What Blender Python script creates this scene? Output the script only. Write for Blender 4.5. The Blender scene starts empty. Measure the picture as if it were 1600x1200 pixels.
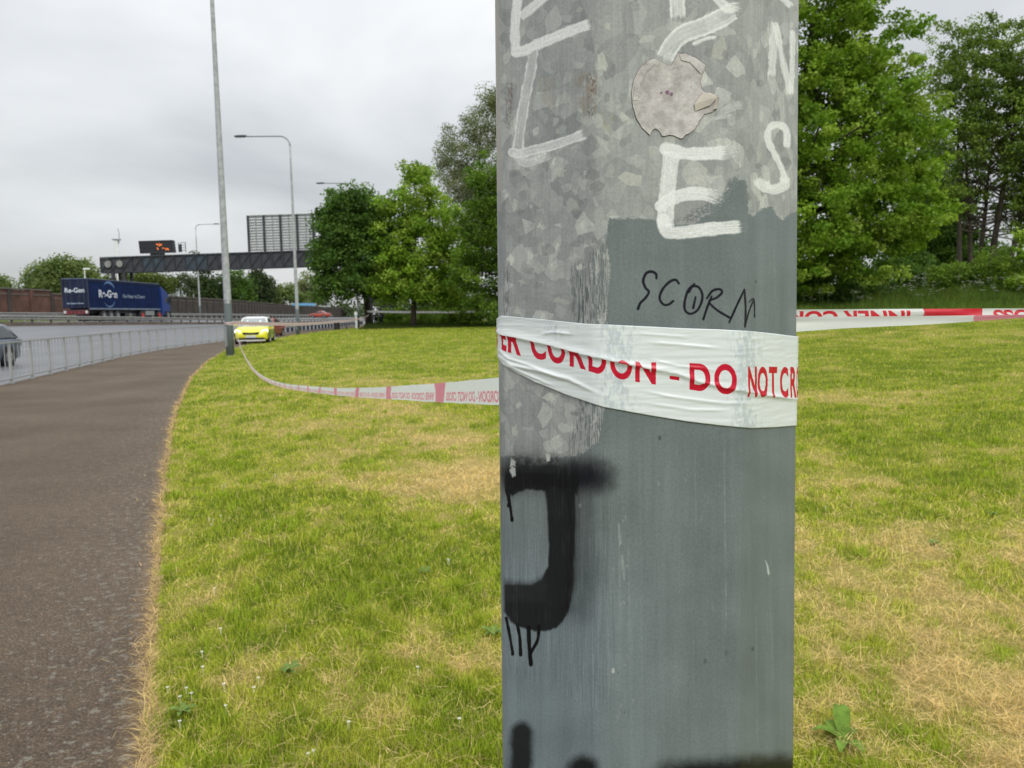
import bpy, math, random
import numpy as np
from mathutils import Vector, Matrix

random.seed(7)
rng = np.random.default_rng(11)
R = math.radians
S = bpy.context.scene
COL = S.collection

# ------------------------------------------------------------------ camera
CAM_H, FPX, PITCH, ROLL = 1.5, 1200.0, 5.35, -1.0
cam_d = bpy.data.cameras.new('camera')
cam = bpy.data.objects.new('camera', cam_d)
COL.objects.link(cam)
CM = (Matrix.Rotation(R(90 - PITCH), 4, 'X') @ Matrix.Rotation(R(ROLL), 4, 'Z'))
CM.translation = Vector((0, 0, CAM_H))
cam.matrix_world = CM
cam_d.sensor_width = 36.0
cam_d.lens = FPX / 1600 * 36.0
cam_d.clip_start = 0.05
cam_d.clip_end = 6000
cam_d.dof.use_dof = True
cam_d.dof.focus_distance = 0.66
cam_d.dof.aperture_fstop = 20.0
S.camera = cam

# ------------------------------------------------------------------ world, sun, exposure
W = bpy.data.worlds.new('World')
S.world = W
W.use_nodes = True
wn = W.node_tree
wn.nodes.clear()
SUN_EL, SUN_AZ = 38.0, 155.0
w_out = wn.nodes.new('ShaderNodeOutputWorld')
w_add = wn.nodes.new('ShaderNodeAddShader')
w_sky = wn.nodes.new('ShaderNodeTexSky')
w_sky.sky_type = 'NISHITA'
w_sky.sun_disc = False
w_sky.sun_elevation = R(SUN_EL)
w_sky.sun_rotation = R(SUN_AZ)
w_bs = wn.nodes.new('ShaderNodeBackground')
w_bs.inputs[1].default_value = 0.01
w_bc = wn.nodes.new('ShaderNodeBackground')
w_bc.inputs[1].default_value = 1.0
wn.links.new(w_sky.outputs[0], w_bs.inputs[0])
tc = wn.nodes.new('ShaderNodeTexCoord')
sep = wn.nodes.new('ShaderNodeSeparateXYZ')
wn.links.new(tc.outputs['Generated'], sep.inputs[0])
# overcast cloud layer: direction projected on a flat cloud ceiling
mx = wn.nodes.new('ShaderNodeMath'); mx.operation = 'MAXIMUM'; mx.inputs[1].default_value = 0.0
wn.links.new(sep.outputs[2], mx.inputs[0])
ad = wn.nodes.new('ShaderNodeMath'); ad.operation = 'ADD'; ad.inputs[1].default_value = 0.22
wn.links.new(mx.outputs[0], ad.inputs[0])
dv = wn.nodes.new('ShaderNodeVectorMath'); dv.operation = 'DIVIDE'
cb = wn.nodes.new('ShaderNodeCombineXYZ')
for i in range(3):
    wn.links.new(ad.outputs[0], cb.inputs[i])
wn.links.new(tc.outputs['Generated'], dv.inputs[0])
wn.links.new(cb.outputs[0], dv.inputs[1])
nz = wn.nodes.new('ShaderNodeTexNoise')
nz.inputs['Scale'].default_value = 0.75
nz.inputs['Detail'].default_value = 5
nz.inputs['Roughness'].default_value = 0.5
nz.inputs['Distortion'].default_value = 0.35
mp = wn.nodes.new('ShaderNodeMapping')
mp.inputs['Location'].default_value = (3.1, 0.4, 0.2)
wn.links.new(dv.outputs[0], mp.inputs[0])
wn.links.new(mp.outputs[0], nz.inputs[0])
rp = wn.nodes.new('ShaderNodeValToRGB')
rp.color_ramp.elements[0].position = 0.34
rp.color_ramp.elements[0].color = (0.43, 0.445, 0.46, 1)
rp.color_ramp.elements[1].position = 0.66
rp.color_ramp.elements[1].color = (0.695, 0.71, 0.715, 1)
wn.links.new(nz.outputs[0], rp.inputs[0])
# brightness of a uniform overcast: grows smoothly from horizon to zenith
gr = wn.nodes.new('ShaderNodeMapRange')
gr.inputs[1].default_value = 0.0
gr.inputs[2].default_value = 1.0
gr.inputs[3].default_value = 0.86
gr.inputs[4].default_value = 2.95
wn.links.new(mx.outputs[0], gr.inputs[0])
ml = wn.nodes.new('ShaderNodeVectorMath'); ml.operation = 'SCALE'
wn.links.new(rp.outputs[0], ml.inputs[0])
wn.links.new(gr.outputs[0], ml.inputs['Scale'])
wn.links.new(ml.outputs[0], w_bc.inputs[0])
wn.links.new(w_bs.outputs[0], w_add.inputs[0])
wn.links.new(w_bc.outputs[0], w_add.inputs[1])
wn.links.new(w_add.outputs[0], w_out.inputs[0])

sun_d = bpy.data.lights.new('sun', 'SUN')
sun_d.energy = 1.5
sun_d.angle = R(25)
sun_d.color = (1.0, 0.96, 0.9)
sun = bpy.data.objects.new('sun', sun_d)
COL.objects.link(sun)
_sd = Vector((math.sin(R(SUN_AZ)) * math.cos(R(SUN_EL)), math.cos(R(SUN_AZ)) * math.cos(R(SUN_EL)), math.sin(R(SUN_EL))))
sun.rotation_euler = _sd.to_track_quat('Z', 'Y').to_euler()
sun.location = (0, 0, 40)

S.view_settings.view_transform = 'Standard'
S.view_settings.look = 'None'
S.view_settings.exposure = 0.0
S.view_settings.gamma = 1.0
S.view_settings.use_curve_mapping = False
S.render.engine = 'CYCLES'
S.cycles.max_bounces = 6
S.cycles.transparent_max_bounces = 12

# ------------------------------------------------------------------ pixel -> place helpers
CR = CM.to_3x3()
def ray(px, py):
    return CR @ Vector(((px - 800) / FPX, (600 - py) / FPX, -1))
def at_z(px, py, z=0.0):
    d = ray(px, py); t = (z - CAM_H) / d.z
    return Vector((d.x * t, d.y * t, z))
def at_y(px, py, y):
    d = ray(px, py); t = y / d.y
    return Vector((d.x * t, y, CAM_H + d.z * t))
CRn = np.array(CR)
def project(P):
    """world points (n,3) -> photo pixels"""
    q = (P - np.array([0, 0, CAM_H])) @ CRn
    w = -q[..., 2]
    return 800 + FPX * q[..., 0] / w, 600 - FPX * q[..., 1] / w

# ------------------------------------------------------------------ object helpers
def tag(o, label=None, cat=None, group=None, kind=None):
    if label: o['label'] = label
    if cat: o['category'] = cat
    if group: o['group'] = group
    if kind: o['kind'] = kind
    return o
def empty(name, loc=(0, 0, 0), rz=0.0, label=None, cat=None, group=None):
    o = bpy.data.objects.new(name, None)
    COL.objects.link(o)
    o.location = loc; o.rotation_euler = (0, 0, rz); o.empty_display_size = 0.3
    return tag(o, label, cat, group)
def link(name, me, mat=None, parent=None, loc=(0, 0, 0)):
    o = bpy.data.objects.new(name, me)
    COL.objects.link(o)
    if mat is not None and len(me.materials) == 0: me.materials.append(mat)
    o.location = loc
    if parent is not None: o.parent = parent
    return o
def copy_tree(o, parent=None):
    c = o.copy(); COL.objects.link(c)
    if parent is not None: c.parent = parent
    for ch in list(o.children): copy_tree(ch, c)
    return c
def np_mesh(name, V, F, smooth=False, cols=None, uvs=None):
    """V (n,3); F (m,k) int with k 3 or 4; cols (n,3) per point; uvs (n,2) per point"""
    V = np.asarray(V, dtype=np.float32); F = np.asarray(F, dtype=np.int32)
    me = bpy.data.meshes.new(name)
    me.vertices.add(len(V)); me.vertices.foreach_set('co', V.ravel())
    m, k = F.shape
    me.loops.add(m * k); me.loops.foreach_set('vertex_index', F.ravel())
    me.polygons.add(m)
    me.polygons.foreach_set('loop_start', np.arange(0, m * k, k, dtype=np.int32))
    me.polygons.foreach_set('loop_total', np.full(m, k, dtype=np.int32))
    if smooth: me.polygons.foreach_set('use_smooth', np.ones(m, dtype=bool))
    if cols is not None:
        a = me.color_attributes.new('Col', 'FLOAT_COLOR', 'POINT')
        c4 = np.ones((len(V), 4), dtype=np.float32); c4[:, :3] = cols
        a.data.foreach_set('color', c4.ravel())
    if uvs is not None:
        l = me.uv_layers.new(name='UVMap')
        l.data.foreach_set('uv', np.asarray(uvs, dtype=np.float32)[F.ravel()].ravel())
    me.update(calc_edges=True)
    return me

class MB:
    def __init__(self): self.v = []; self.f = []
    def add(self, vs, fs):
        n = len(self.v)
        self.v += [tuple(p) for p in vs]
        self.f += [tuple(i + n for i in f) for f in fs]
        return self
    def box(self, c, s, rz=0.0, M=None):
        vs = []
        ca, sa = math.cos(rz), math.sin(rz)
        for z in (-.5, .5):
            for x, y in ((-.5, -.5), (.5, -.5), (.5, .5), (-.5, .5)):
                X, Y = x * s[0], y * s[1]
                vs.append(Vector((c[0] + X * ca - Y * sa, c[1] + X * sa + Y * ca, c[2] + z * s[2])))
        if M is not None: vs = [M @ v for v in vs]
        return self.add(vs, [(3, 2, 1, 0), (4, 5, 6, 7), (0, 1, 5, 4), (1, 2, 6, 5), (2, 3, 7, 6), (3, 0, 4, 7)])
    def tube(self, pts, rad, n=8, cap=True, phase=0.0):
        pts = [Vector(p) for p in pts]
        if not hasattr(rad, '__len__'): rad = [rad] * len(pts)
        vs = []; fs = []
        prev = None
        for i, p in enumerate(pts):
            t = (pts[min(i + 1, len(pts) - 1)] - pts[max(i - 1, 0)]).normalized()
            if prev is None:
                ref = Vector((1, 0, 0)) if abs(t.x) < 0.9 else Vector((0, 1, 0))
                a = (ref - t * ref.dot(t)).normalized()
            else:
                a = (prev - t * prev.dot(t)).normalized()
            prev = a
            b = t.cross(a)
            for k in range(n):
                an = 2 * math.pi * k / n + phase
                vs.append(p + (a * math.cos(an) + b * math.sin(an)) * rad[i])
        for i in range(len(pts) - 1):
            for k in range(n):
                k2 = (k + 1) % n
                fs.append((i * n + k, i * n + k2, (i + 1) * n + k2, (i + 1) * n + k))
        if cap:
            fs.append(tuple(range(n - 1, -1, -1)))
            fs.append(tuple((len(pts) - 1) * n + k for k in range(n)))
        return self.add(vs, fs)
    def bar(self, a, b, w, h):
        a = Vector(a); b = Vector(b); t = (b - a).normalized()
        up = Vector((0, 0, 1)) if abs(t.z) < 0.95 else Vector((0, 1, 0))
        s = t.cross(up).normalized() * w / 2; u = s.normalized().cross(t) * h / 2
        vs = [a - s - u, a + s - u, a + s + u, a - s + u, b - s - u, b + s - u, b + s + u, b - s + u]
        return self.add(vs, [(3, 2, 1, 0), (4, 5, 6, 7), (0, 1, 5, 4), (1, 2, 6, 5), (2, 3, 7, 6), (3, 0, 4, 7)])
    def loft(self, secs, cap=True):
        n = len(secs[0]); vs = [p for s in secs for p in s]; fs = []
        for i in range(len(secs) - 1):
            for k in range(n):
                k2 = (k + 1) % n
                fs.append((i * n + k, i * n + k2, (i + 1) * n + k2, (i + 1) * n + k))
        if cap:
            fs.append(tuple(range(n - 1, -1, -1))); fs.append(tuple((len(secs) - 1) * n + k for k in range(n)))
        return self.add(vs, fs)
    def mesh(self, name='mesh', smooth=False):
        me = bpy.data.meshes.new(name)
        me.from_pydata(self.v, [], self.f)
        if smooth: me.polygons.foreach_set('use_smooth', [True] * len(me.polygons))
        me.update()
        return me
    def build(self, name, mat, parent=None, smooth=False, loc=(0, 0, 0)):
        return link(name, self.mesh(name, smooth), mat, parent, loc)

# ------------------------------------------------------------------ numpy noise
def _hash(ix, iy, seed):
    h = (ix.astype(np.int64) * 374761393 + iy.astype(np.int64) * 668265263 + seed * 1442695041) & 0xffffffff
    h = ((h ^ (h >> 13)) * 1274126177) & 0xffffffff
    return ((h ^ (h >> 16)) & 0xffff).astype(np.float32) / 65535.0
def vnoise(x, y, seed=0):
    x = np.asarray(x, dtype=np.float64); y = np.asarray(y, dtype=np.float64)
    ix = np.floor(x); iy = np.floor(y); fx = x - ix; fy = y - iy
    fx = fx * fx * (3 - 2 * fx); fy = fy * fy * (3 - 2 * fy)
    a = _hash(ix, iy, seed); b = _hash(ix + 1, iy, seed); c = _hash(ix, iy + 1, seed); d = _hash(ix + 1, iy + 1, seed)
    return (a * (1 - fx) + b * fx) * (1 - fy) + (c * (1 - fx) + d * fx) * fy
def fbm(x, y, seed=0, oct=4, gain=0.5):
    s = 0; a = 1; t = 0
    for o in range(oct):
        s = s + a * vnoise(x * 2 ** o + o * 17.3, y * 2 ** o - o * 9.1, seed + o * 7); t += a; a *= gain
    return s / t
def sm(a, b, x):
    t = np.clip((x - a) / (b - a), 0, 1)
    return t * t * (3 - 2 * t)

# ------------------------------------------------------------------ materials
def srgb(r, g, b):
    return tuple(((c / 255) / 12.92 if c / 255 <= 0.04045 else ((c / 255 + 0.055) / 1.055) ** 2.4) for c in (r, g, b))
def new_mat(name):
    m = bpy.data.materials.new(name); m.use_nodes = True
    nt = m.node_tree
    return m, nt, nt.nodes['Principled BSDF']
def N(nt, t, **kw):
    n = nt.nodes.new(t)
    for k, v in kw.items():
        if k.startswith('i_'):
            key = k[2:]
            n.inputs[int(key) if key.isdigit() else key.replace('_', ' ')].default_value = v
        else: setattr(n, k, v)
    return n
def simple(name, c, rough=0.6, metal=0.0, var=0.12, scale=6.0, bump=0.0, spec=0.5, emit=None, c2=None, coat=0.0):
    """base colour with noise wear, procedural"""
    m, nt, b = new_mat(name)
    tcn = N(nt, 'ShaderNodeTexCoord')
    n = N(nt, 'ShaderNodeTexNoise', i_Scale=scale, i_Detail=6.0, i_Roughness=0.6)
    nt.links.new(tcn.outputs['Object'], n.inputs['Vector'])
    r = N(nt, 'ShaderNodeValToRGB')
    lo = tuple(max(0, x * (1 - var)) for x in c); hi = tuple(min(1, x * (1 + var)) for x in (c2 or c))
    r.color_ramp.elements[0].position = 0.35; r.color_ramp.elements[1].position = 0.68
    r.color_ramp.elements[0].color = (*lo, 1); r.color_ramp.elements[1].color = (*hi, 1)
    nt.links.new(n.outputs[0], r.inputs[0]); nt.links.new(r.outputs[0], b.inputs['Base Color'])
    b.inputs['Roughness'].default_value = rough; b.inputs['Metallic'].default_value = metal
    b.inputs['Specular IOR Level'].default_value = spec
    b.inputs['Coat Weight'].default_value = coat
    if bump:
        bp = N(nt, 'ShaderNodeBump', i_Strength=bump, i_Distance=0.01)
        n2 = N(nt, 'ShaderNodeTexNoise', i_Scale=scale * 12, i_Detail=4.0)
        nt.links.new(tcn.outputs['Object'], n2.inputs['Vector'])
        nt.links.new(n2.outputs[0], bp.inputs['Height']); nt.links.new(bp.outputs[0], b.inputs['Normal'])
    if emit:
        b.inputs['Emission Color'].default_value = (*c, 1); b.inputs['Emission Strength'].default_value = emit
    return m

M = {}
M['steel'] = simple('galvanised steel', (0.30, 0.32, 0.33), 0.5, 0.25, 0.15, 20)
M['railsteel'] = simple('guardrail steel', (0.33, 0.34, 0.33), 0.5, 0.1, 0.12, 8)
M['armco'] = simple('crash barrier steel', (0.25, 0.25, 0.24), 0.55, 0.1, 0.2, 3)
M['armcopost'] = simple('barrier post brown', (0.10, 0.075, 0.06), 0.8, 0, 0.3, 4)
M['plinth'] = simple('stained concrete plinth', (0.15, 0.115, 0.09), 0.9, 0, 0.3, 1.5)
M['whiterail'] = simple('pale barrier rail', (0.42, 0.41, 0.40), 0.6, 0, 0.1, 4)
M['darkpost'] = simple('dark post', (0.03, 0.033, 0.04), 0.7, 0, 0.2, 4)
M['gantry'] = simple('gantry dark paint', (0.030, 0.034, 0.041), 0.6, 0, 0.35, 1.2)
M['gantry2'] = simple('gantry mesh panel', (0.045, 0.049, 0.055), 0.8, 0, 0.35, 2.5)
M['gantry3'] = simple('gantry blue grey panel', (0.040, 0.060, 0.075), 0.7, 0, 0.3, 1.5)
M['signback'] = simple('sign back aluminium', (0.72, 0.75, 0.75), 0.5, 0.0, 0.12, 3)
M['signgap'] = simple('sign back channel shade', (0.22, 0.24, 0.24), 0.6, 0.0, 0.1, 3)
M['led'] = simple('amber lamp dots', (1.0, 0.22, 0.04), 0.5, emit=0.45)
M['ledblack'] = simple('sign face black', (0.012, 0.014, 0.02), 0.35, 0, 0.2, 2)
M['brick'] = simple('red brown brick', (0.105, 0.050, 0.038), 0.9, 0, 0.35, 0.6)
M['brick_dark'] = simple('dark stained brick', (0.050, 0.040, 0.036), 0.9, 0, 0.35, 0.6)
M['coping'] = simple('concrete coping', (0.13, 0.11, 0.10), 0.9, 0, 0.2, 1)
M['navy'] = simple('navy curtain', (0.006, 0.018, 0.075), 0.8, 0, 0.25, 0.8, spec=.15)
M['navydark'] = simple('rear door navy', (0.018, 0.024, 0.055), 0.8, 0, 0.3, 1, spec=.15)
M['cabblue'] = simple('cab blue paint', (0.008, 0.040, 0.22), 0.45, 0, 0.1, 1)
M['greyrail'] = simple('trailer rail', (0.17, 0.21, 0.28), 0.5, 0, 0.1, 1)
M['letter'] = simple('white lettering', (0.62, 0.66, 0.74), 0.6, 0, 0.05, 1)
M['letter2'] = simple('faded lettering', (0.28, 0.34, 0.46), 0.6, 0, 0.05, 1)
M['logo'] = simple('logo blue', (0.10, 0.19, 0.36), 0.6, 0, 0.1, 1)
M['tyre'] = simple('tyre rubber', (0.016, 0.016, 0.017), 0.85, 0, 0.2, 6)
M['rim'] = simple('wheel rim', (0.30, 0.31, 0.32), 0.35, 0.5, 0.1, 6)
M['glass'] = simple('car glass', (0.05, 0.06, 0.065), 0.08, 0, 0.2, 2, spec=0.8)
M['glass_l'] = simple('windscreen glass', (0.22, 0.25, 0.26), 0.1, 0, 0.15, 2, spec=0.8)
M['silver'] = simple('silver blue paint', (0.10, 0.12, 0.175), 0.28, 0.35, 0.06, 2, coat=0.5)
M['yellow'] = simple('fluorescent yellow paint', (0.74, 0.72, 0.03), 0.4, 0, 0.05, 2, coat=0.4)
M['green_sq'] = simple('green checker', (0.05, 0.16, 0.04), 0.4, 0, 0.08, 2)
M['white'] = simple('white paint', (0.70, 0.71, 0.70), 0.35, 0, 0.05, 2, coat=0.3)
M['black'] = simple('black trim', (0.015, 0.015, 0.017), 0.5, 0, 0.2, 4)
M['plate'] = simple('number plate', (0.55, 0.56, 0.56), 0.4, 0, 0.05, 5)
M['headlight'] = simple('lit headlamp', (1.0, 0.95, 0.72), 0.3, emit=2.0)
M['headlight_off'] = simple('headlamp glass', (0.5, 0.52, 0.5), 0.15, 0.2)
M['red'] = simple('red paint', (0.22, 0.022, 0.022), 0.35, 0, 0.08, 2, coat=0.5)
M['orange'] = simple('orange red paint', (0.38, 0.06, 0.035), 0.35, 0, 0.08, 2, coat=0.5)
M['redplastic'] = simple('red lamp plastic', (0.5, 0.03, 0.03), 0.3)
M['dullred'] = simple('dirty red reflective board', (0.085, 0.028, 0.035), 0.8, 0, 0.4, 6)
M['bluepanel'] = simple('light blue sheet', (0.14, 0.36, 0.62), 0.5)
M['palewall'] = simple('pale building render', (0.50, 0.54, 0.58), 0.8, 0, 0.1, 0.3)
M['slate'] = simple('roof slate', (0.07, 0.07, 0.08), 0.8, 0, 0.2, 0.3)
M['bark'] = simple('bark', (0.045, 0.036, 0.026), 0.95, 0, 0.4, 3, bump=0.6)
M['cloth'] = simple('dark uniform cloth', (0.012, 0.014, 0.02), 0.9, 0, 0.3, 3)
M['skin'] = simple('skin', (0.40, 0.24, 0.17), 0.6)
M['hair'] = simple('hair', (0.03, 0.02, 0.015), 0.8)
M['hivis'] = simple('reflective cloth', (0.5, 0.6, 0.55), 0.6)
M['cabinet'] = simple('grey cabinet', (0.10, 0.105, 0.095), 0.7, 0, 0.15, 1)
M['kerb'] = simple('kerb concrete', (0.17, 0.16, 0.15), 0.9, 0, 0.2, 3, bump=0.3)
M['paint_line'] = simple('road marking', (0.55, 0.55, 0.53), 0.6, 0, 0.25, 2)

# ------------------------------------------------------------------ curves of the place
def curve_from(pix, z=0.0):
    P = [at_z(px, py, z) for px, py in pix]
    ys = np.array([p.y for p in P]); xs = np.array([p.x for p in P])
    return ys, xs
E_y, E_x = curve_from([(225, 1200), (238, 1000), (246, 850), (262, 700), (276, 640), (300, 590), (326, 564), (352, 548), (417, 531.5), (465, 523)])
E_y = np.concatenate([[-8, 0], E_y, [75, 95, 160]]); E_x = np.concatenate([[E_x[0] + 2.2, E_x[0] + 0.55], E_x, [-17.6, -18.5, -20]])
K_y, K_x = curve_from([(0, 602), (60, 588), (94, 580), (150, 567), (187, 558), (250, 546.5), (300, 539.5), (350, 533)])
K_y = np.concatenate([[-8], K_y, [75, 95, 130, 180]]); K_x = np.concatenate([[K_x[0] + 5.8], K_x, [-21.0, -22.0, -24.0, -29]])
def E(y): return np.interp(y, E_y, E_x)
def K(y): return np.interp(y, K_y, K_x)
print('E', list(zip(E_y.round(1), E_x.round(2)))); print('K', list(zip(K_y.round(1), K_x.round(2))))
zb_y = np.array([-20, 54, 72, 96, 123, 188, 300]); zb_z = np.array([1.15, 1.15, 0.95, 0.62, 0.30, 0.0, 0.0])
BX = -36.0
def zb(y): return np.interp(y, zb_y, zb_z)
def H_road(x, y):
    x = np.asarray(x, float); y = np.asarray(y, float)
    u = np.clip((K(y) - x) / (K(y) - BX), 0, 1)
    z = -0.11 + (zb(y) + 0.11) * (u * 0.65 + 0.35 * u * u)
    w = sm(0.6, 4.5, BX - x); zf = 1.35 - 0.004 * np.clip(y - 80, 0, 150)
    z = z * (1 - w) + zf * w
    z = z + 0.75 * sm(14, 20, BX - x) * (1 - sm(105, 150, y)) - .9 * sm(13, 20, BX - x) * sm(150, 200, y)
    return z
def H_lawn(x, y):
    x = np.asarray(x, float); y = np.asarray(y, float)
    r = np.hypot(x, y); b = np.degrees(np.arctan2(x, np.maximum(y, 0.01)))
    z = 1.16 * sm(7, 40, r) * sm(-1, 17, b)
    z = z + 1.5 * sm(38, 52, r) * sm(14, 30, b)
    e = np.clip(x - E(y), 0, 50)
    z = z + 0.05 * sm(0, 1.2, e) * 0.5
    z = z + (fbm(x * 0.7, y * 0.7, 3, 3) - 0.5) * 0.07 * sm(0.1, 1.5, e) + (fbm(x * 4, y * 4, 5, 2) - 0.5) * 0.035 * sm(0, .3, e) + (fbm(x * 14, y * 14, 6, 2) - 0.5) * 0.022 * sm(0, .2, e)
    return z

# ------------------------------------------------------------------ ground materials
def col_attr_mat(name, rough=0.9, nscale=30.0, nvar=0.35, bump=0.5, trans=0.0, bdist=0.02):
    m, nt, b = new_mat(name)
    a = N(nt, 'ShaderNodeVertexColor', layer_name='Col')
    tcn = N(nt, 'ShaderNodeTexCoord')
    n = N(nt, 'ShaderNodeTexNoise', i_Scale=nscale, i_Detail=6.0, i_Roughness=0.7)
    nt.links.new(tcn.outputs['Object'], n.inputs['Vector'])
    mr = N(nt, 'ShaderNodeMapRange', i_1=0.25, i_2=0.75, i_3=1 - nvar, i_4=1 + nvar)
    nt.links.new(n.outputs[0], mr.inputs[0])
    v = N(nt, 'ShaderNodeVectorMath', operation='SCALE')
    nt.links.new(a.outputs[0], v.inputs[0]); nt.links.new(mr.outputs[0], v.inputs['Scale'])
    nt.links.new(v.outputs[0], b.inputs['Base Color'])
    b.inputs['Roughness'].default_value = rough
    b.inputs['Specular IOR Level'].default_value = 0.12
    if bump:
        bp = N(nt, 'ShaderNodeBump', i_Strength=bump, i_Distance=bdist)
        nt.links.new(n.outputs[0], bp.inputs['Height']); nt.links.new(bp.outputs[0], b.inputs['Normal'])
    if trans:
        out = nt.nodes['Material Output']
        tr = N(nt, 'ShaderNodeBsdfTranslucent'); mix = N(nt, 'ShaderNodeMixShader', i_0=trans)
        sc = N(nt, 'ShaderNodeVectorMath', operation='MULTIPLY'); sc.inputs[1].default_value = (1.15, 1.25, 0.55)
        nt.links.new(v.outputs[0], sc.inputs[0]); nt.links.new(sc.outputs[0], tr.inputs[0])
        nt.links.new(b.outputs[0], mix.inputs[1]); nt.links.new(tr.outputs[0], mix.inputs[2])
        nt.links.new(mix.outputs[0], out.inputs[0])
    return m
M['lawn'] = col_attr_mat('lawn turf', 0.95, 40, 0.45, 0.6)
M['blade'] = col_attr_mat('grass blades', 0.55, 3.0, 0.12, 0, trans=0.3)
M['leaf'] = col_attr_mat('tree leaves', 0.5, 0.7, 0.18, 0, trans=0.32)

# far base ground sheet
def far_ground():
    g = np.sinh(np.linspace(-6.2, 6.2, 90)) / math.sinh(6.2)
    X, Y = np.meshgrid(g * 3000, g * 3000 + 30)
    Zl = np.where(X < K(Y) - 0.2, H_road(X, Y) - 0.5, -0.35)
    Zl = np.where(X < -64.5, 0.0, Zl)
    Zl = np.where(X > K(Y) + 3, H_lawn(X, Y) - 0.4, Zl)
    V = np.stack([X, Y, Zl], -1).reshape(-1, 3)
    n = 90
    i = np.arange(n * n).reshape(n, n)
    F = np.stack([i[:-1, :-1], i[:-1, 1:], i[1:, 1:], i[1:, :-1]], -1).reshape(-1, 4)
    me = np_mesh('ground', V, F, True, cols=np.tile([0.09, 0.11, 0.04], (len(V), 1)))
    o = link('ground', me, M['lawn']); tag(o, kind='structure')
far_ground()

# --- colour map of the lawn (what grows there)
STRAW = [((760, 750), 1.0, 2.2), ((700, 690), 0.7, 1.8), ((1400, 900), .75, 1.0), ((1500, 1130), .75, .7), ((1330, 1000), .35, .5), ((1560, 1010), .45, .5), ((1280, 830), .3, .55), ((1270, 1150), .2, .5),
         ((600, 640), 2.2, .7), ((560, 605), 2, .6), ((1300, 750), 0.9, .55), ((1550, 840), .6, .35), ((1290, 640), 1.5, .35), ((430, 1060), .22, .6), ((600, 1100), .3, .3), ((690, 990), .3, .5), ((700, 900), .35, .45), ((1450, 560), 3, .35), ((860, 620), 1.5, .5)]
LUSH = [((600, 920), .5, .9), ((360, 800), .55, .7), ((470, 640), 1.2, .5), ((330, 1170), .35, .5), ((540, 860), .5, .5), ((1460, 680), 1.6, .5), ((1380, 590), 3, .4), ((620, 800), .4, .3), ((500, 1000), .4, .2), ((300, 990), .4, .2)]
STRAW = [(at_z(*p), r, a) for p, r, a in STRAW]; LUSH = [(at_z(*p), r, a) for p, r, a in LUSH]
def patches(x, y):
    e = x - E(y)
    n1 = fbm(x * 1.1 + 5, y * 1.1, 21, 4); n2 = fbm(x * 4.5, y * 3.2, 31, 3)
    n3 = fbm(x * 13, y * 10, 33, 2); s = 1.1 * (n1 - 0.57) + 1.5 * (n2 - 0.5) + 1.1 * (n3 - .5)
    for p, r, a in STRAW:
        s = s + a * 0.62 * np.exp(-((x - p.x) ** 2 + (y - p.y) ** 2) / (r * r))
    for p, r, a in LUSH:
        s = s - a * 0.6 * np.exp(-((x - p.x) ** 2 + (y - p.y) ** 2) / (r * r))
    edge = np.exp(-np.clip(e - 0.005, 0, 9) ** 2 / 0.016 ** 2) * .9
    straw = np.clip(0.01 + 1.0 * s, 0, 1) ; straw = np.clip(straw + edge, 0, 1)
    lush = np.clip(-(s + 0.06) * 2.6, 0, 1)
    return straw, lush
C_GREEN = np.array([0.310, 0.362, 0.034]); C_LUSH = np.array([0.205, 0.275, 0.024]); C_YEL = np.array([0.60, 0.58, 0.095]); C_STRAW = np.array([0.76, 0.57, 0.265])
def lawn_col(x, y):
    s, l = patches(x, y)
    n = fbm(x * 2.2, y * 2.2, 41, 3)[:, None]
    c = C_GREEN * (1 - n * .45) + C_YEL * n * .45
    c = c * (1 - l[:, None]) + C_LUSH * l[:, None]
    c = c * (1 - s[:, None]) + C_STRAW * s[:, None]
    return c, s, l

def grid_mesh(name, X, Y, Z, mat, cols=None, uvs=None, smooth=True, **tg):
    ny, nx = X.shape
    V = np.stack([X, Y, Z], -1).reshape(-1, 3)
    i = np.arange(nx * ny).reshape(ny, nx)
    F = np.stack([i[:-1, :-1], i[:-1, 1:], i[1:, 1:], i[1:, :-1]], -1).reshape(-1, 4)
    o = link(name, np_mesh(name, V, F, smooth, cols=cols, uvs=uvs), mat)
    tag(o, **tg)
    return o

def build_lawn():
    ys = np.concatenate([np.linspace(-6, 1.5, 12), 1.5 + (np.exp(np.linspace(0, 4.65, 330)) - 1) * 1.55])
    off = np.concatenate([[0], np.cumsum(np.exp(np.linspace(-3.6, 1.6, 190)))])
    off = off / off[-1] * 190
    Y, O = np.meshgrid(ys, off, indexing='ij')
    ragged = (fbm(Y * 6, Y * 0 + 2, 61, 3) - 0.5) * 0.15
    X = E(Y) + ragged * np.exp(-O) + O
    Z = H_lawn(X, Y) + 0.012
    Z[:, 0] = -0.02
    c, s, l = lawn_col(X.ravel(), Y.ravel())
    grid_mesh('lawn', X, Y, Z, M['lawn'], cols=c * np.array([.42, .44, .34]), kind='structure')
build_lawn()

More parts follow.
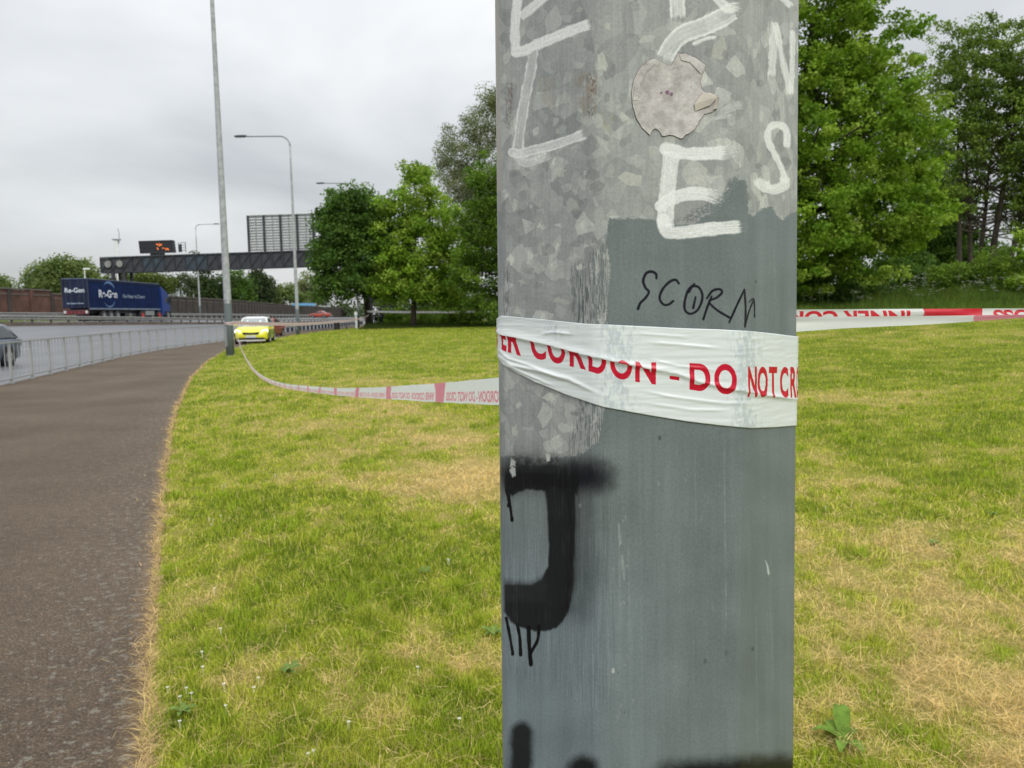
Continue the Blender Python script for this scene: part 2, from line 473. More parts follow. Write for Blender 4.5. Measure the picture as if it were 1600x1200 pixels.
def tarmac_path():
    m, nt, b = new_mat('tarmac path')
    tcn = N(nt, 'ShaderNodeTexCoord')
    def noise(sc, d=5.0, r=0.6):
        n = N(nt, 'ShaderNodeTexNoise', i_Scale=sc, i_Detail=d, i_Roughness=r)
        nt.links.new(tcn.outputs['Object'], n.inputs['Vector']); return n
    def ramp(src, stops):
        r = N(nt, 'ShaderNodeValToRGB'); cr = r.color_ramp
        cr.elements[0].position, cr.elements[0].color = stops[0][0], stops[0][1]
        cr.elements[1].position, cr.elements[1].color = stops[-1][0], stops[-1][1]
        for p, c in stops[1:-1]:
            e = cr.elements.new(p); e.color = c
        nt.links.new(src, r.inputs[0]); return r
    def mix(f, a, bb, mode='MIX'):
        x = N(nt, 'ShaderNodeMix', data_type='RGBA', blend_type=mode)
        if isinstance(f, float): x.inputs[0].default_value = f
        else: nt.links.new(f, x.inputs[0])
        nt.links.new(a, x.inputs[6])
        if isinstance(bb, tuple): x.inputs[7].default_value = bb
        else: nt.links.new(bb, x.inputs[7])
        return x.outputs[2]
    big = ramp(noise(0.55, 6).outputs[0], [(0.3, (0.080, 0.061, 0.045, 1)), (0.7, (0.128, 0.101, 0.076, 1))])
    agg = ramp(noise(85, 5, 0.8).outputs[0], [(0.36, (0.42, 0.42, 0.42, 1)), (0.52, (0.95, 0.92, 0.88, 1)), (0.64, (2.2, 2.1, 1.9, 1))])
    c = mix(1.0, big.outputs[0], agg.outputs[0], 'MULTIPLY')
    fine = ramp(noise(14, 4, 0.6).outputs[0], [(0.35, (0.8, 0.8, 0.8, 1)), (0.7, (1.15, 1.13, 1.1, 1))])
    c = mix(1.0, c, fine.outputs[0], 'MULTIPLY')
    # pale chippings
    vo = N(nt, 'ShaderNodeTexVoronoi', i_Scale=42.0); nt.links.new(tcn.outputs['Object'], vo.inputs['Vector'])
    chips = ramp(vo.outputs['Distance'], [(0.09, (1, 1, 1, 1)), (0.14, (0, 0, 0, 1))])
    sepc = N(nt, 'ShaderNodeSeparateColor'); nt.links.new(vo.outputs['Color'], sepc.inputs[0])
    pick = N(nt, 'ShaderNodeMath', operation='GREATER_THAN', i_1=0.9); nt.links.new(sepc.outputs[0], pick.inputs[0])
    cm = N(nt, 'ShaderNodeMath', operation='MULTIPLY'); nt.links.new(chips.outputs[0], cm.inputs[0]); nt.links.new(pick.outputs[0], cm.inputs[1])
    c = mix(cm.outputs[0], c, (0.34, 0.32, 0.28, 1))
    # lichen blotches, thick near the grass edge (edge distance in UV.x, metres)
    uv = N(nt, 'ShaderNodeUVMap'); sp = N(nt, 'ShaderNodeSeparateXYZ'); nt.links.new(uv.outputs[0], sp.inputs[0])
    ed = N(nt, 'ShaderNodeMapRange', i_1=0.0, i_2=1.3, i_3=0.13, i_4=0.02); nt.links.new(sp.outputs[0], ed.inputs[0])
    ln = noise(21, 5, 0.7)
    sm_ = N(nt, 'ShaderNodeMath', operation='ADD'); nt.links.new(ln.outputs[0], sm_.inputs[0]); nt.links.new(ed.outputs[0], sm_.inputs[1])
    lm = ramp(sm_.outputs[0], [(0.665, (0, 0, 0, 1)), (0.70, (0.8, 0.8, 0.8, 1))])
    ag2 = ramp(noise(70, 3, 0.7).outputs[0], [(0.38, (0.2, 0.2, 0.2, 1)), (0.5, (1, 1, 1, 1))])
    lmm = N(nt, 'ShaderNodeMath', operation='MULTIPLY'); nt.links.new(lm.outputs[0], lmm.inputs[0]); nt.links.new(ag2.outputs[0], lmm.inputs[1])
    c = mix(lmm.outputs[0], c, (0.20, 0.19, 0.155, 1))
    # dead grass / dust along the edge
    e2 = N(nt, 'ShaderNodeMapRange', i_1=0.0, i_2=0.12, i_3=0.5, i_4=0.0); nt.links.new(sp.outputs[0], e2.inputs[0])
    e3 = N(nt, 'ShaderNodeMath', operation='MULTIPLY'); nt.links.new(e2.outputs[0], e3.inputs[0]); nt.links.new(noise(25, 4, .7).outputs[0], e3.inputs[1])
    c = mix(e3.outputs[0], c, (0.36, 0.22, 0.11, 1))
    nt.links.new(c, b.inputs['Base Color'])
    b.inputs['Roughness'].default_value = 0.85; b.inputs['Specular IOR Level'].default_value = 0.2
    bp = N(nt, 'ShaderNodeBump', i_Strength=0.8, i_Distance=0.003)
    nb = noise(170, 3, 0.8)
    nt.links.new(nb.outputs[0], bp.inputs['Height']); nt.links.new(bp.outputs[0], b.inputs['Normal'])
    return m
M['path'] = tarmac_path()
def build_path():
    ys = np.concatenate([np.linspace(-6, 1.5, 6), 1.5 + (np.exp(np.linspace(0, 4.65, 140)) - 1) * 1.55])
    u = np.linspace(0, 1, 14)
    Y, U = np.meshgrid(ys, u, indexing='ij')
    X = (E(Y) + 0.25) * (1 - U) + (K(Y) + 0.06) * U
    uv = np.stack([(E(Y) - X).ravel(), Y.ravel()], -1)
    grid_mesh('pavement', X[:, ::-1], Y[:, ::-1], X * 0 + 0.0, M['path'], uvs=uv.reshape(Y.shape + (2,))[:, ::-1].reshape(-1, 2), kind='structure')
build_path()

def road_mat():
    m, nt, b = new_mat('damp asphalt')
    tcn = N(nt, 'ShaderNodeTexCoord')
    mpp = N(nt, 'ShaderNodeMapping'); mpp.inputs['Scale'].default_value = (1, 0.12, 1)
    nt.links.new(tcn.outputs['Object'], mpp.inputs[0])
    n = N(nt, 'ShaderNodeTexNoise', i_Scale=0.9, i_Detail=7.0, i_Roughness=0.6); nt.links.new(mpp.outputs[0], n.inputs['Vector'])
    r = N(nt, 'ShaderNodeValToRGB'); r.color_ramp.elements[0].position = .3; r.color_ramp.elements[1].position = .7
    r.color_ramp.elements[0].color = (0.085, 0.09, 0.10, 1); r.color_ramp.elements[1].color = (0.135, 0.14, 0.152, 1)
    nt.links.new(n.outputs[0], r.inputs[0]); nt.links.new(r.outputs[0], b.inputs['Base Color'])
    b.inputs['Roughness'].default_value = 0.5
    n2 = N(nt, 'ShaderNodeTexNoise', i_Scale=90, i_Detail=2.0); nt.links.new(tcn.outputs['Object'], n2.inputs['Vector'])
    bp = N(nt, 'ShaderNodeBump', i_Strength=0.3, i_Distance=0.004); nt.links.new(n2.outputs[0], bp.inputs['Height']); nt.links.new(bp.outputs[0], b.inputs['Normal'])
    return m
M['road'] = road_mat()
def build_roads():
    ys = np.concatenate([np.linspace(-20, 40, 25), np.linspace(42, 300, 70)])
    U, Y = np.meshgrid(np.linspace(0, 1, 26), ys)
    X = BX * (1 - U) + (K(Y) - 0.12) * U
    grid_mesh('road', X, Y, H_road(X, Y), M['road'], kind='structure')
    X = (BX - 14.5) * (1 - U) + (BX - 0.5) * U
    grid_mesh('far_road', X, Y, H_road(X, Y) + 0.004, M['road'], kind='structure')
    X = (BX - 28.6) * (1 - U) + (BX - 14.3) * U
    c = np.tile([0.085, 0.105, 0.035], (X.size, 1))
    grid_mesh('verge', X, Y, H_road(X, Y) + 0.02, M['lawn'], cols=c, kind='structure')
    # lane markings on the near carriageway
    mbm = MB()
    for fr in (0.30, 0.62):
        y = 10.0
        while y < 130:
            pts = []
            for yy in (y, y + 1.3, y + 2.6):
                xm = float(K(yy) * (1 - fr) + BX * fr); pts.append((xm, yy))
            for (x0, y0), (x1, y1) in zip(pts[:-1], pts[1:]):
                mbm.add([(x0 - .07, y0, float(H_road(x0, y0)) + .012), (x0 + .07, y0, float(H_road(x0, y0)) + .012), (x1 + .07, y1, float(H_road(x1, y1)) + .012), (x1 - .07, y1, float(H_road(x1, y1)) + .012)], [(0, 1, 2, 3)])
            y += 8.0
    o = mbm.build('lane_markings', M['paint_line']); tag(o, kind='structure')
build_roads()

# kerb of separate stones along the carriageway
def build_kerb():
    root = empty('kerb', (float(K(18)), 18, 0), label='low concrete kerb along the foot of the pedestrian railing', cat='kerb')
    mb = MB().box((0, 0, -0.02), (0.13, 0.885, 0.26)); me = mb.mesh('kerb_stone'); me.materials.append(M['kerb'])
    y = 2.0
    while y < 128:
        x = float(K(y)); dx = float(K(y + .45) - K(y - .45))
        o = link('kerb_stone', me, None, root, (x - root.location.x, y - 18, -0.105))
        o.rotation_euler = (0, 0, -math.atan2(dx, 0.9))
        y += 0.9 * math.cos(math.atan2(dx, .9))
build_kerb()

# ------------------------------------------------------------------ pedestrian railing
def build_railing():
    root = empty('pedestrian_guardrail', (float(K(19)) + .12, 19, 0), label='long pale grey pedestrian railing of upright bars between footpath and road', cat='railing')
    o0 = Vector(root.location)
    def P(y, z=0): return Vector((float(K(y)) + .14, y, z)) - o0
    bar = MB().tube([(0, 0, .12), (0, 0, .97)], .0095, 6, False).mesh('bar'); bar.materials.append(M['railsteel'])
    post = MB().box((0, 0, .5), (.05, .05, 1.02)).box((0, 0, .02), (.09, .09, .03)).mesh('post'); post.materials.append(M['railsteel'])
    ys = [11.0]
    while ys[-1] < 60:
        y = ys[-1]; s = math.hypot(1, float(K(y + 1) - K(y))); ys.append(y + 1.5 / s)
    nb = 0
    rest = MB()
    for i, (a, b) in enumerate(zip(ys[:-1], ys[1:])):
        link('post', post, None, root, P(a))
        t = MB().bar(P(a, .985), P(b, .985), .04, .035); t.build('top_rail', M['railsteel'], root)
        t = MB().bar(P(a, .12), P(b, .12), .035, .035); t.build('bottom_rail', M['railsteel'], root)
        n = 5
        for k in range(1, n):
            p = P(a).lerp(P(b), k / n)
            if nb < 280: link('bar', bar, None, root, p); nb += 1
            else: rest.tube([p + Vector((0, 0, .12)), p + Vector((0, 0, .97))], .011, 4, False)
    link('post', post, None, root, P(ys[-1]))
    r = rest.build('bar', M['railsteel'], root); r['kind'] = 'stuff'
build_railing()

# ------------------------------------------------------------------ crash barriers
def armco(pts, label, matr, matp, h=0.76, post_gap=2.4, rail_h=0.31, root_name='crash_barrier', side=1, pw=.12, plinth=False):
    """pts ground points (x,y,z)"""
    root = empty(root_name, pts[0], label=label, cat='crash barrier')
    o0 = Vector(pts[0]); pts = [Vector(p) - o0 for p in pts]
    prof = [(0, 0), (.06, .03), (.06, .10), (0, .14), (0, .17), (.06, .21), (.06, .28), (0, .31)]
    secs = []
    for i, p in enumerate(pts):
        t = (pts[min(i + 1, len(pts) - 1)] - pts[max(i - 1, 0)]); t.z = 0; t.normalize()
        nrm = Vector((t.y, -t.x, 0)) * side
        front = [p + nrm * (.08 + a) + Vector((0, 0, h - rail_h + b * rail_h / .31)) for a, b in prof]
        back = [p + nrm * (.06) + Vector((0, 0, h - rail_h + b * rail_h / .31)) for a, b in (prof[-1], prof[0])]
        secs.append(front + back)
    MB().loft(secs).build('rail', matr, root)
    pm = MB().box((0, 0, h / 2 - .1), (pw, pw, h + .1)).mesh('post'); pm.materials.append(matp)
    if plinth:
        MB().loft([[p + Vector((dx, 0, dz)) for dx, dz in ((-.28, -.3), (.22, -.3), (.22, .26), (-.28, .26))] for p in pts]).build('concrete_plinth', M['plinth'], root)
    acc = 0.0; n = 0
    for a, b in zip(pts[:-1], pts[1:]):
        L = (b - a).length
        while acc < L:
            if n < 250: link('post', pm, None, root, a.lerp(b, acc / L)); n += 1
            acc += post_gap
        acc -= L
    return root
def hr(x, y): return (x, y, float(H_road(x, y)))
armco([hr(BX - .25, y) for y in (20, 35, 45, 54, 63, 72, 84, 96, 110, 123, 150, 188, 230)],
      'long steel crash barrier with brown posts along the middle of the motorway', M['armco'], M['armcopost'], plinth=True)
armco([hr(BX + -14.9, y) for y in (40, 60, 80, 100, 125, 160, 220)],
      'higher crash barrier on the grassy verge beyond the blue lorry', M['armco'], M['steel'], h=.95)
armco([(float(K(y)) - .25, y, -.05) for y in (62, 70, 80, 90, 100, 112, 125)],
      'pale rail on closely spaced dark posts beside the footpath beyond the police car', M['whiterail'], M['darkpost'], h=.78, post_gap=2.0, rail_h=.30, pw=.22)

# ------------------------------------------------------------------ brick retaining wall
def build_wall():
    root = empty('brick_retaining_wall', (-65, 60, 2), label='tall brown brick retaining wall with pillars along the far side of the motorway', cat='wall')
    o0 = Vector(root.location)
    line = [(-65, 40), (-65, 100), (-64.5, 145), (-68, 187), (-76, 240), (-84, 300), (-90, 370), (-93, 440)]
    ztop = [(40, 5.55), (105, 5.5), (106, 5.0), (145, 5.45), (187, 5.4), (260, 5.4), (440, 5.3)]
    def pt(s):
        for (x0, y0), (x1, y1) in zip(line[:-1], line[1:]):
            L = math.hypot(x1 - x0, y1 - y0)
            if s <= L: return x0 + (x1 - x0) * s / L, y0 + (y1 - y0) * s / L, math.atan2(y1 - y0, x1 - x0)
            s -= L
        return x1, y1, math.atan2(y1 - y0, x1 - x0)
    total = sum(math.hypot(b[0] - a[0], b[1] - a[1]) for a, b in zip(line[:-1], line[1:]))
    s = 0.0; i = 0
    while s < total:
        bay = 4.6
        x0, y0, a = pt(s); x1, y1, _ = pt(min(s + bay, total))
        zt = float(np.interp(y0, [p[0] for p in ztop], [p[1] for p in ztop])); zbm = 0.2
        mat = M['brick'] if y0 < 112 else M['brick_dark']
        c = Vector(((x0 + x1) / 2, (y0 + y1) / 2, (zt + zbm) / 2)) - o0
        MB().box(c, (bay - .5, .5, zt - zbm), a).build('wall_panel', mat, root)
        MB().box((x0 - o0.x, y0 - o0.y, (zt + zbm) / 2 - o0.z + .06), (.62, .85, zt - zbm + .12), a).build('pillar', M['brick_dark'] if i % 2 else mat, root)
        MB().box((c.x, c.y, zt - o0.z + .16), (bay + .02, .75, .2), a).build('coping', M['coping'], root)
        # recessed shallow band courses give the panel relief
        MB().box((c.x + .27 * math.sin(a), c.y - .27 * math.cos(a), zt - o0.z - .55), (bay - .66, .08, .16), a).build('brick_course', M['coping'], root)
        s += bay; i += 1
build_wall()

# ------------------------------------------------------------------ street lamps
def octa_pole_mesh(h, r0, r1, n=8, rings=12, phase=0.0):
    mb = MB(); mb.tube([(0, 0, h * i / rings) for i in range(rings + 1)], [r0 + (r1 - r0) * i / rings for i in range(rings + 1)], n, True, phase)
    return mb
def lamp_shaft_mat():
    m, nt, b = new_mat('lamp column steel with grey paint below')
    tcn = N(nt, 'ShaderNodeTexCoord'); sp = N(nt, 'ShaderNodeSeparateXYZ'); nt.links.new(tcn.outputs['Object'], sp.inputs[0])
    n = N(nt, 'ShaderNodeTexNoise', i_Scale=7.0, i_Detail=5.0); nt.links.new(tcn.outputs['Object'], n.inputs['Vector'])
    r = N(nt, 'ShaderNodeValToRGB'); r.color_ramp.elements[0].position = .35; r.color_ramp.elements[1].position = .65
    r.color_ramp.elements[0].color = (0.27, 0.29, 0.30, 1); r.color_ramp.elements[1].color = (0.40, 0.42, 0.43, 1); nt.links.new(n.outputs[0], r.inputs[0])
    ad_ = N(nt, 'ShaderNodeMath', operation='MULTIPLY_ADD', i_1=0.9, i_2=0.0); nt.links.new(n.outputs[0], ad_.inputs[0]); nt.links.new(sp.outputs[2], ad_.inputs[2])
    g = N(nt, 'ShaderNodeMapRange', i_1=2.45, i_2=2.5, i_3=1.0, i_4=0.0); nt.links.new(ad_.outputs[0], g.inputs[0])
    x = N(nt, 'ShaderNodeMix', data_type='RGBA'); nt.links.new(g.outputs[0], x.inputs[0]); nt.links.new(r.outputs[0], x.inputs[6]); x.inputs[7].default_value = (0.125, 0.15, 0.16, 1)
    nt.links.new(x.outputs[2], b.inputs['Base Color']); b.inputs['Roughness'].default_value = .55
    return m
M['shaft'] = lamp_shaft_mat()
HT = 15.2
def lamp_arm(root, h=HT, reach=3.3, r=.06, lantern=1.0):
    c = .75
    pts = [(0, 0, h - c)]
    for k in range(1, 8):
        a = math.pi / 2 * k / 7
        pts.append((-c * (1 - math.cos(a)), 0, h - c + c * math.sin(a)))
    pts.append((-reach, 0, h + .02))
    MB().tube(pts, [r * 1.0] * (len(pts) - 1) + [r * .8], 8).build('arm', M['steel'], root, True)
    mb = MB(); secs = []
    for t, w, hh in ((0, .05, .05), (.08, .12, .09), (.3, .17, .11), (.75, .17, .10), (.97, .12, .06), (1.0, .06, .03)):
        x = -reach + .05 - t * lantern
        secs.append([Vector((x, w * math.cos(a), h + .03 + hh * (math.sin(a) if math.sin(a) > 0 else .45 * math.sin(a)))) for a in [2 * math.pi * k / 10 for k in range(10)]])
    lt = mb.loft(secs).build('lantern', M['gantry'], root, True)
    MB().box((-reach - .5, 0, h - .025), (.7, .22, .03)).build('lens', M['glass_l'], lt)
def far_lamp(x, y, z, label, h=HT, r0=.15, reach=3.3, rz=0.0, lean=(0, 0)):
    root = empty('street_lamp', (x, y, z), rz, label, 'street lamp', 'tall street lamps along the motorway')
    root.rotation_euler = (lean[0], lean[1], rz)
    octa_pole_mesh(h - .75, r0, .062, 8, 10, R(22)).build('column', M['shaft'], root, True)
    MB().tube([(0, 0, -.03), (0, 0, .04)], r0 * 1.35, 12).build('base_collar', M['kerb'], root)
    mb = MB().box((-r0 * .66, -r0 * .66, .75), (.02, .16, .75), R(45)); mb.build('access_door', M['steel'], root)
    lamp_arm(root, h, reach)
    return root
L1 = at_z(360, 556, 0.03); L2 = at_z(466, 523.5, 0.0); L3 = at_y(560, 500, 89)
far_lamp(L1.x, L1.y, .02, 'thick grey lamp column on the grass edge nearest the police car, tape tied round it', lean=(0, 0))
far_lamp(L2.x, L2.y, 0, 'complete curved-arm lamp column standing between police car and dark tree')
far_lamp(L3.x, 89, 0, 'lamp whose thin lantern pokes out left of the dark tree', h=1.5 + (493 - 292) / 1200 * 89)
l4 = at_y(313, 492, 128)
far_lamp(l4.x, 128, 1.4, 'distant lamp column above the dark gantry with its arm pointing right', h=15.3, r0=.16, reach=3.0, rz=math.pi)
def small_lamp(px, ptop, pbase, y, label, head=-1):
    p = at_y(px, pbase, y); t = at_y(px, ptop, y)
    root = empty('small_street_lamp', p, 0, label, 'street lamp', 'small street lamps behind the far wall')
    h = t.z - p.z
    MB().tube([(0, 0, -1), (0, 0, h)], [.12, .07], 6).build('column', M['signback'], root)
    MB().loft([[Vector((x, a * .12, h + b * .1)) for a, b in ((-1, -1), (1, -1), (.7, 1), (-.7, 1))] for x in (-.15 * head, .85 * head)]).build('lantern', M['signback'], root)
small_lamp(71, 429, 456, 125, 'small pale street lamp left of the round tree behind the wall', 1)
small_lamp(46, 432, 455, 130, 'leftmost small pale street lamp behind the brick wall', 1)
small_lamp(134, 420, 452, 120, 'small pale street lamp sticking up behind the lorry trailer', 1)
small_lamp(303, 424, 470, 178, 'small lamp column behind the wall right of the lorry cab', -1)
small_lamp(425, 441, 474, 262, 'small lamp column behind the wall under the big sign back', -1)
small_lamp(503, 462, 492, 390, 'small lamp column beside the pale building', -1)

# camera mast beyond the gantry
def mast():
    y = 105; p = at_y(188, 470, y); root = empty('camera_mast', p, 0, 'grey camera mast with small platform rising behind the left end of the gantry', 'mast')
    zt = at_y(186, 375, y).z - p.z
    MB().tube([(0, 0, -1.5), (0, 0, zt)], [.32, .24], 8).build('column', M['signback'], root)
    MB().box((0, 0, zt + .06), (.95, .6, .14)).build('platform', M['steel'], root)
    MB().tube([(.4, 0, zt), (.42, 0, zt + .9), (.3, 0, zt + 1.5)], .05, 5).build('antenna', M['steel'], root)
    MB().tube([(.4, 0, zt - .1), (.1, 0, zt - .7)], .08, 5).build('bracket', M['steel'], root)
mast()

# ------------------------------------------------------------------ gantry
def gantry():
    A = at_y(157, 414, 95); B = at_y(600, 399, 91)
    z0 = at_y(157, 427, 95).z; z1 = at_y(157, 402, 95).z
    d = (B - A); d.z = 0; L = d.length; t = d.normalized(); ang = math.atan2(t.y, t.x)
    zr = at_y(480, 416.5, 92.1).z
    root = empty('sign_gantry', (A.x, A.y, 0), ang, 'long dark steel truss gantry spanning the motorway on legs', 'gantry')
    slope = (zr - z0) / ((at_y(480, 416.5, 92.1) - A).length)
    h = z1 - z0; D = 1.6
    def q(x, y, z): return (x, y, z0 + slope * x + z)
    for yy in (0, D):
        for zz in (0.06, h - .06):
            MB().bar(q(0, yy, zz), q(L, yy, zz), .14, .14).build('chord', M['gantry'], root)
    nb = 26; bw = L / nb
    for i in range(nb + 1):
        MB().bar(q(i * bw, 0, .13), q(i * bw, 0, h - .13), .09, .09).build('upright', M['gantry'], root)
    for i in range(nb):
        a, b = (i * bw + .004, (i + 1) * bw - .004)
        MB().bar(q(a, -.08, .12) if True else 0, q(b, -.08, h - .12), .07, .10).build('diagonal', M['gantry'], root)
        mat = M['gantry3'] if i in (4, 5, 8, 9) or i in (11, 12) and False else M['gantry2']
        MB().add([q(a, .1, .14), q(b, .1, .14), q(b, .1, h - .14), q(a, .1, h - .14), q(a, .14, .14), q(b, .14, .14), q(b, .14, h - .14), q(a, .14, h - .14)],
                 [(0, 1, 2, 3), (7, 6, 5, 4), (0, 4, 5, 1), (1, 5, 6, 2), (2, 6, 7, 3), (3, 7, 4, 0)]).build('mesh_panel', mat, root)
    MB().add([q(0, .2, -.02), q(L, .2, -.02), q(L, D - .1, -.02), q(0, D - .1, -.02), q(0, .2, .03), q(L, .2, .03), q(L, D - .1, .03), q(0, D - .1, .03)],
             [(3, 2, 1, 0), (4, 5, 6, 7), (0, 1, 5, 4), (2, 3, 7, 6), (1, 2, 6, 5), (3, 0, 4, 7)]).build('walkway', M['gantry'], root)
    # two pale warning lamps on the left bays
    for k, x in enumerate((1.1, 2.6)):
        MB().tube([q(x, -.14, h * .55), q(x, -.22, h * .55)], .42, 12).build('round_panel', M['armco'], root)
    # legs
    for x in (1.5, 3.0, L - 2.2, L - .6):
        for yy in (0.1, D - .1):
            MB().bar((x, yy, .6 if x < 9 else -.2), (x, yy, z0 + slope * x - .02), .32, .32).build('leg', M['gantry'], root)
    inv = root.matrix_world.copy(); root.rotation_euler = (0, 0, ang)
    W0 = Matrix.Translation(root.location) @ Matrix.Rotation(ang, 4, 'Z')
    def gx(px, py, yy=0):  # gantry-local x of a pixel column on the front face
        r = ray(px, py); o = Vector((0, 0, CAM_H)); nrm = W0.to_3x3() @ Vector((0, 1, 0)); p0 = W0 @ Vector((0, yy, 0))
        k = nrm.dot(p0 - o) / nrm.dot(r); P = o + r * k
        loc = W0.inverted() @ P
        return loc.x, loc.z
    # variable message sign
    x0, zt_ = gx(217, 377); x1, zt2 = gx(270, 376.5); xb0, zb0 = gx(219.5, 396); xb1, zb1 = gx(272.5, 396.5)
    vm = empty('message_sign', W0 @ Vector((x0, 0, zb0)), ang, 'black electronic message sign with amber characters on the gantry', 'message sign')
    w = x1 - x0; hh = zt_ - zb0; sh = xb0 - x0
    MB().loft([[Vector((sh, yy, 0)), Vector((w + sh, yy, 0)), Vector((w, yy, hh)), Vector((0, yy, hh))] for yy in (.0, .45)]).build('housing', M['ledblack'], vm)
    fr = MB()
    fr.bar((0, -.03, hh), (w, -.03, hh), .1, .07); fr.bar((sh, -.03, 0), (sh + w, -.03, 0), .1, .07); fr.bar((w, -.03, hh), (w + sh, -.03, 0), .07, .07); fr.bar((0, -.03, hh), (sh, -.03, 0), .07, .07)
    fr.build('frame', M['gantry2'], vm)
    MB().box((w * .5, .2, -.3), (w * .4, .3, .6)).build('bracket', M['gantry'], vm)
    pat = {(.52, .78): 1, (.55, .72): 1, (.60, .80): 1, (.63, .70): 1, (.60, .66): 1, (.66, .74): 1, (.54, .45): 1, (.55, .38): 1, (.70, .44): 1, (.77, .40): 1, (.84, .38): 1, (.80, .33): 1, (.86, .31): 1}
    for (u, v) in pat:
        MB().box((w * u, -.02, hh * (v - .06)), (.11, .03, .15)).build('lamp_dot', M['led'], vm)
    # ladder cage next to the sign
    xl, zl = gx(276, 393); xr, zr2 = gx(286, 378)
    cg = empty('access_ladder', W0 @ Vector((xl, .5, zl)), ang, 'small hooped access ladder cage right of the message sign', 'ladder')
    ww = xr - xl; hh2 = zr2 - zl
    for x in (0, ww * .35, ww): MB().bar((x, 0, -.1), (x, 0, hh2), .06, .06).build('rail', M['gantry'], cg)
    for k in range(4): MB().bar((ww * .35, 0, hh2 * (.15 + .28 * k)), (ww, 0, hh2 * (.15 + .28 * k)), .04, .05).build('rung', M['gantry'], cg)
    MB().box((ww * .17, .1, hh2 * .4), (ww * .3, .3, hh2 * .8)).build('control_box', M['gantry'], cg)
    # big direction sign seen from behind
    x0, zt_ = gx(385, 337, .3); x1, _ = gx(491, 335, .3); _, zb_ = gx(385, 392.5, .3)
    sg = empty('direction_sign', W0 @ Vector((x0, .3, zb_)), ang, 'back of a large pale slatted direction sign standing on the gantry', 'road sign')
    w = x1 - x0; hh = zt_ - zb_ ; rise = .12
    MB().box((w / 2, .12, hh / 2), (w, .04, hh)).build('sheet', M['signback'], sg)
    n = 13
    for k in range(n):
        z = hh * (k + .5) / n
        MB().box((w / 2, .04, z), (w * .985, .07, .10)).build('slat', M['signgap'], sg)  # dark strips: shade of the channels between the slats, put into the colour
    for x in (.02, .255, .50, .745, .98):
        MB().box((w * x, -.06, hh / 2 - .2), (.22, .16, hh + .4)).build('upright', M['gantry'], sg)
    for x in (.13, .38, .62, .87):
        MB().box((w * x, -.01, hh / 2), (.06, .04, hh)).build('rib', M['signgap'], sg)
    MB().bar((0, -.02, hh + .04), (w, -.02, hh + .04), .2, .1).build('top_edge', M['signback'], sg)
gantry()

# ------------------------------------------------------------------ text as flat print
def text_mesh(s, size, name='lettering', bold=0.0, align='LEFT', squash=1.0):
    c = bpy.data.curves.new('tmp_text', 'FONT'); c.body = s; c.size = size; c.offset = bold; c.align_x = align
    o = bpy.data.objects.new('tmp_text', c); COL.objects.link(o)
    dg = bpy.context.evaluated_depsgraph_get()
    me = bpy.data.meshes.new_from_object(o.evaluated_get(dg)); me.name = name
    bpy.data.objects.remove(o); bpy.data.curves.remove(c)
    me.materials.clear()
    return me

# ------------------------------------------------------------------ vehicles
def wheel(root, x, y, r, w, rim=None):
    """wheel at x (along car), y (side)"""
    s = 1 if y > 0 else -1
    e = MB().tube([(x, y - s * w, r), (x, y - s * w * .9, r), (x, y, r)], [r * .96, r, r], 20).build('wheel', M['tyre'], root, True)
    MB().tube([(x, y - .01 * s, r), (x, y + .012 * s, r)], r * .62, 16).build('rim', rim or M['rim'], e)
    for k in range(5):
        a = 2 * math.pi * k / 5
        MB().bar((x, y + .018 * s, r), (x + math.cos(a) * r * .55, y + .018 * s, r + math.sin(a) * r * .55), .03, .06).build('spoke', rim or M['rim'], e)
def sec(x, hw, z0, z1, n=None, tum=.9):
    # body cross-section (y,z) at x, both sides, rounded
    h = z1 - z0
    pr = [(.80, 0), (.96, .06), (1.0, .3), (1.0, .62), (.97, .86), (.90, .97), (.60, 1.0)]
    pts = [Vector((x, -hw * a, z0 + h * b)) for a, b in pr] + [Vector((x, hw * a, z0 + h * b)) for a, b in reversed(pr)]
    return pts
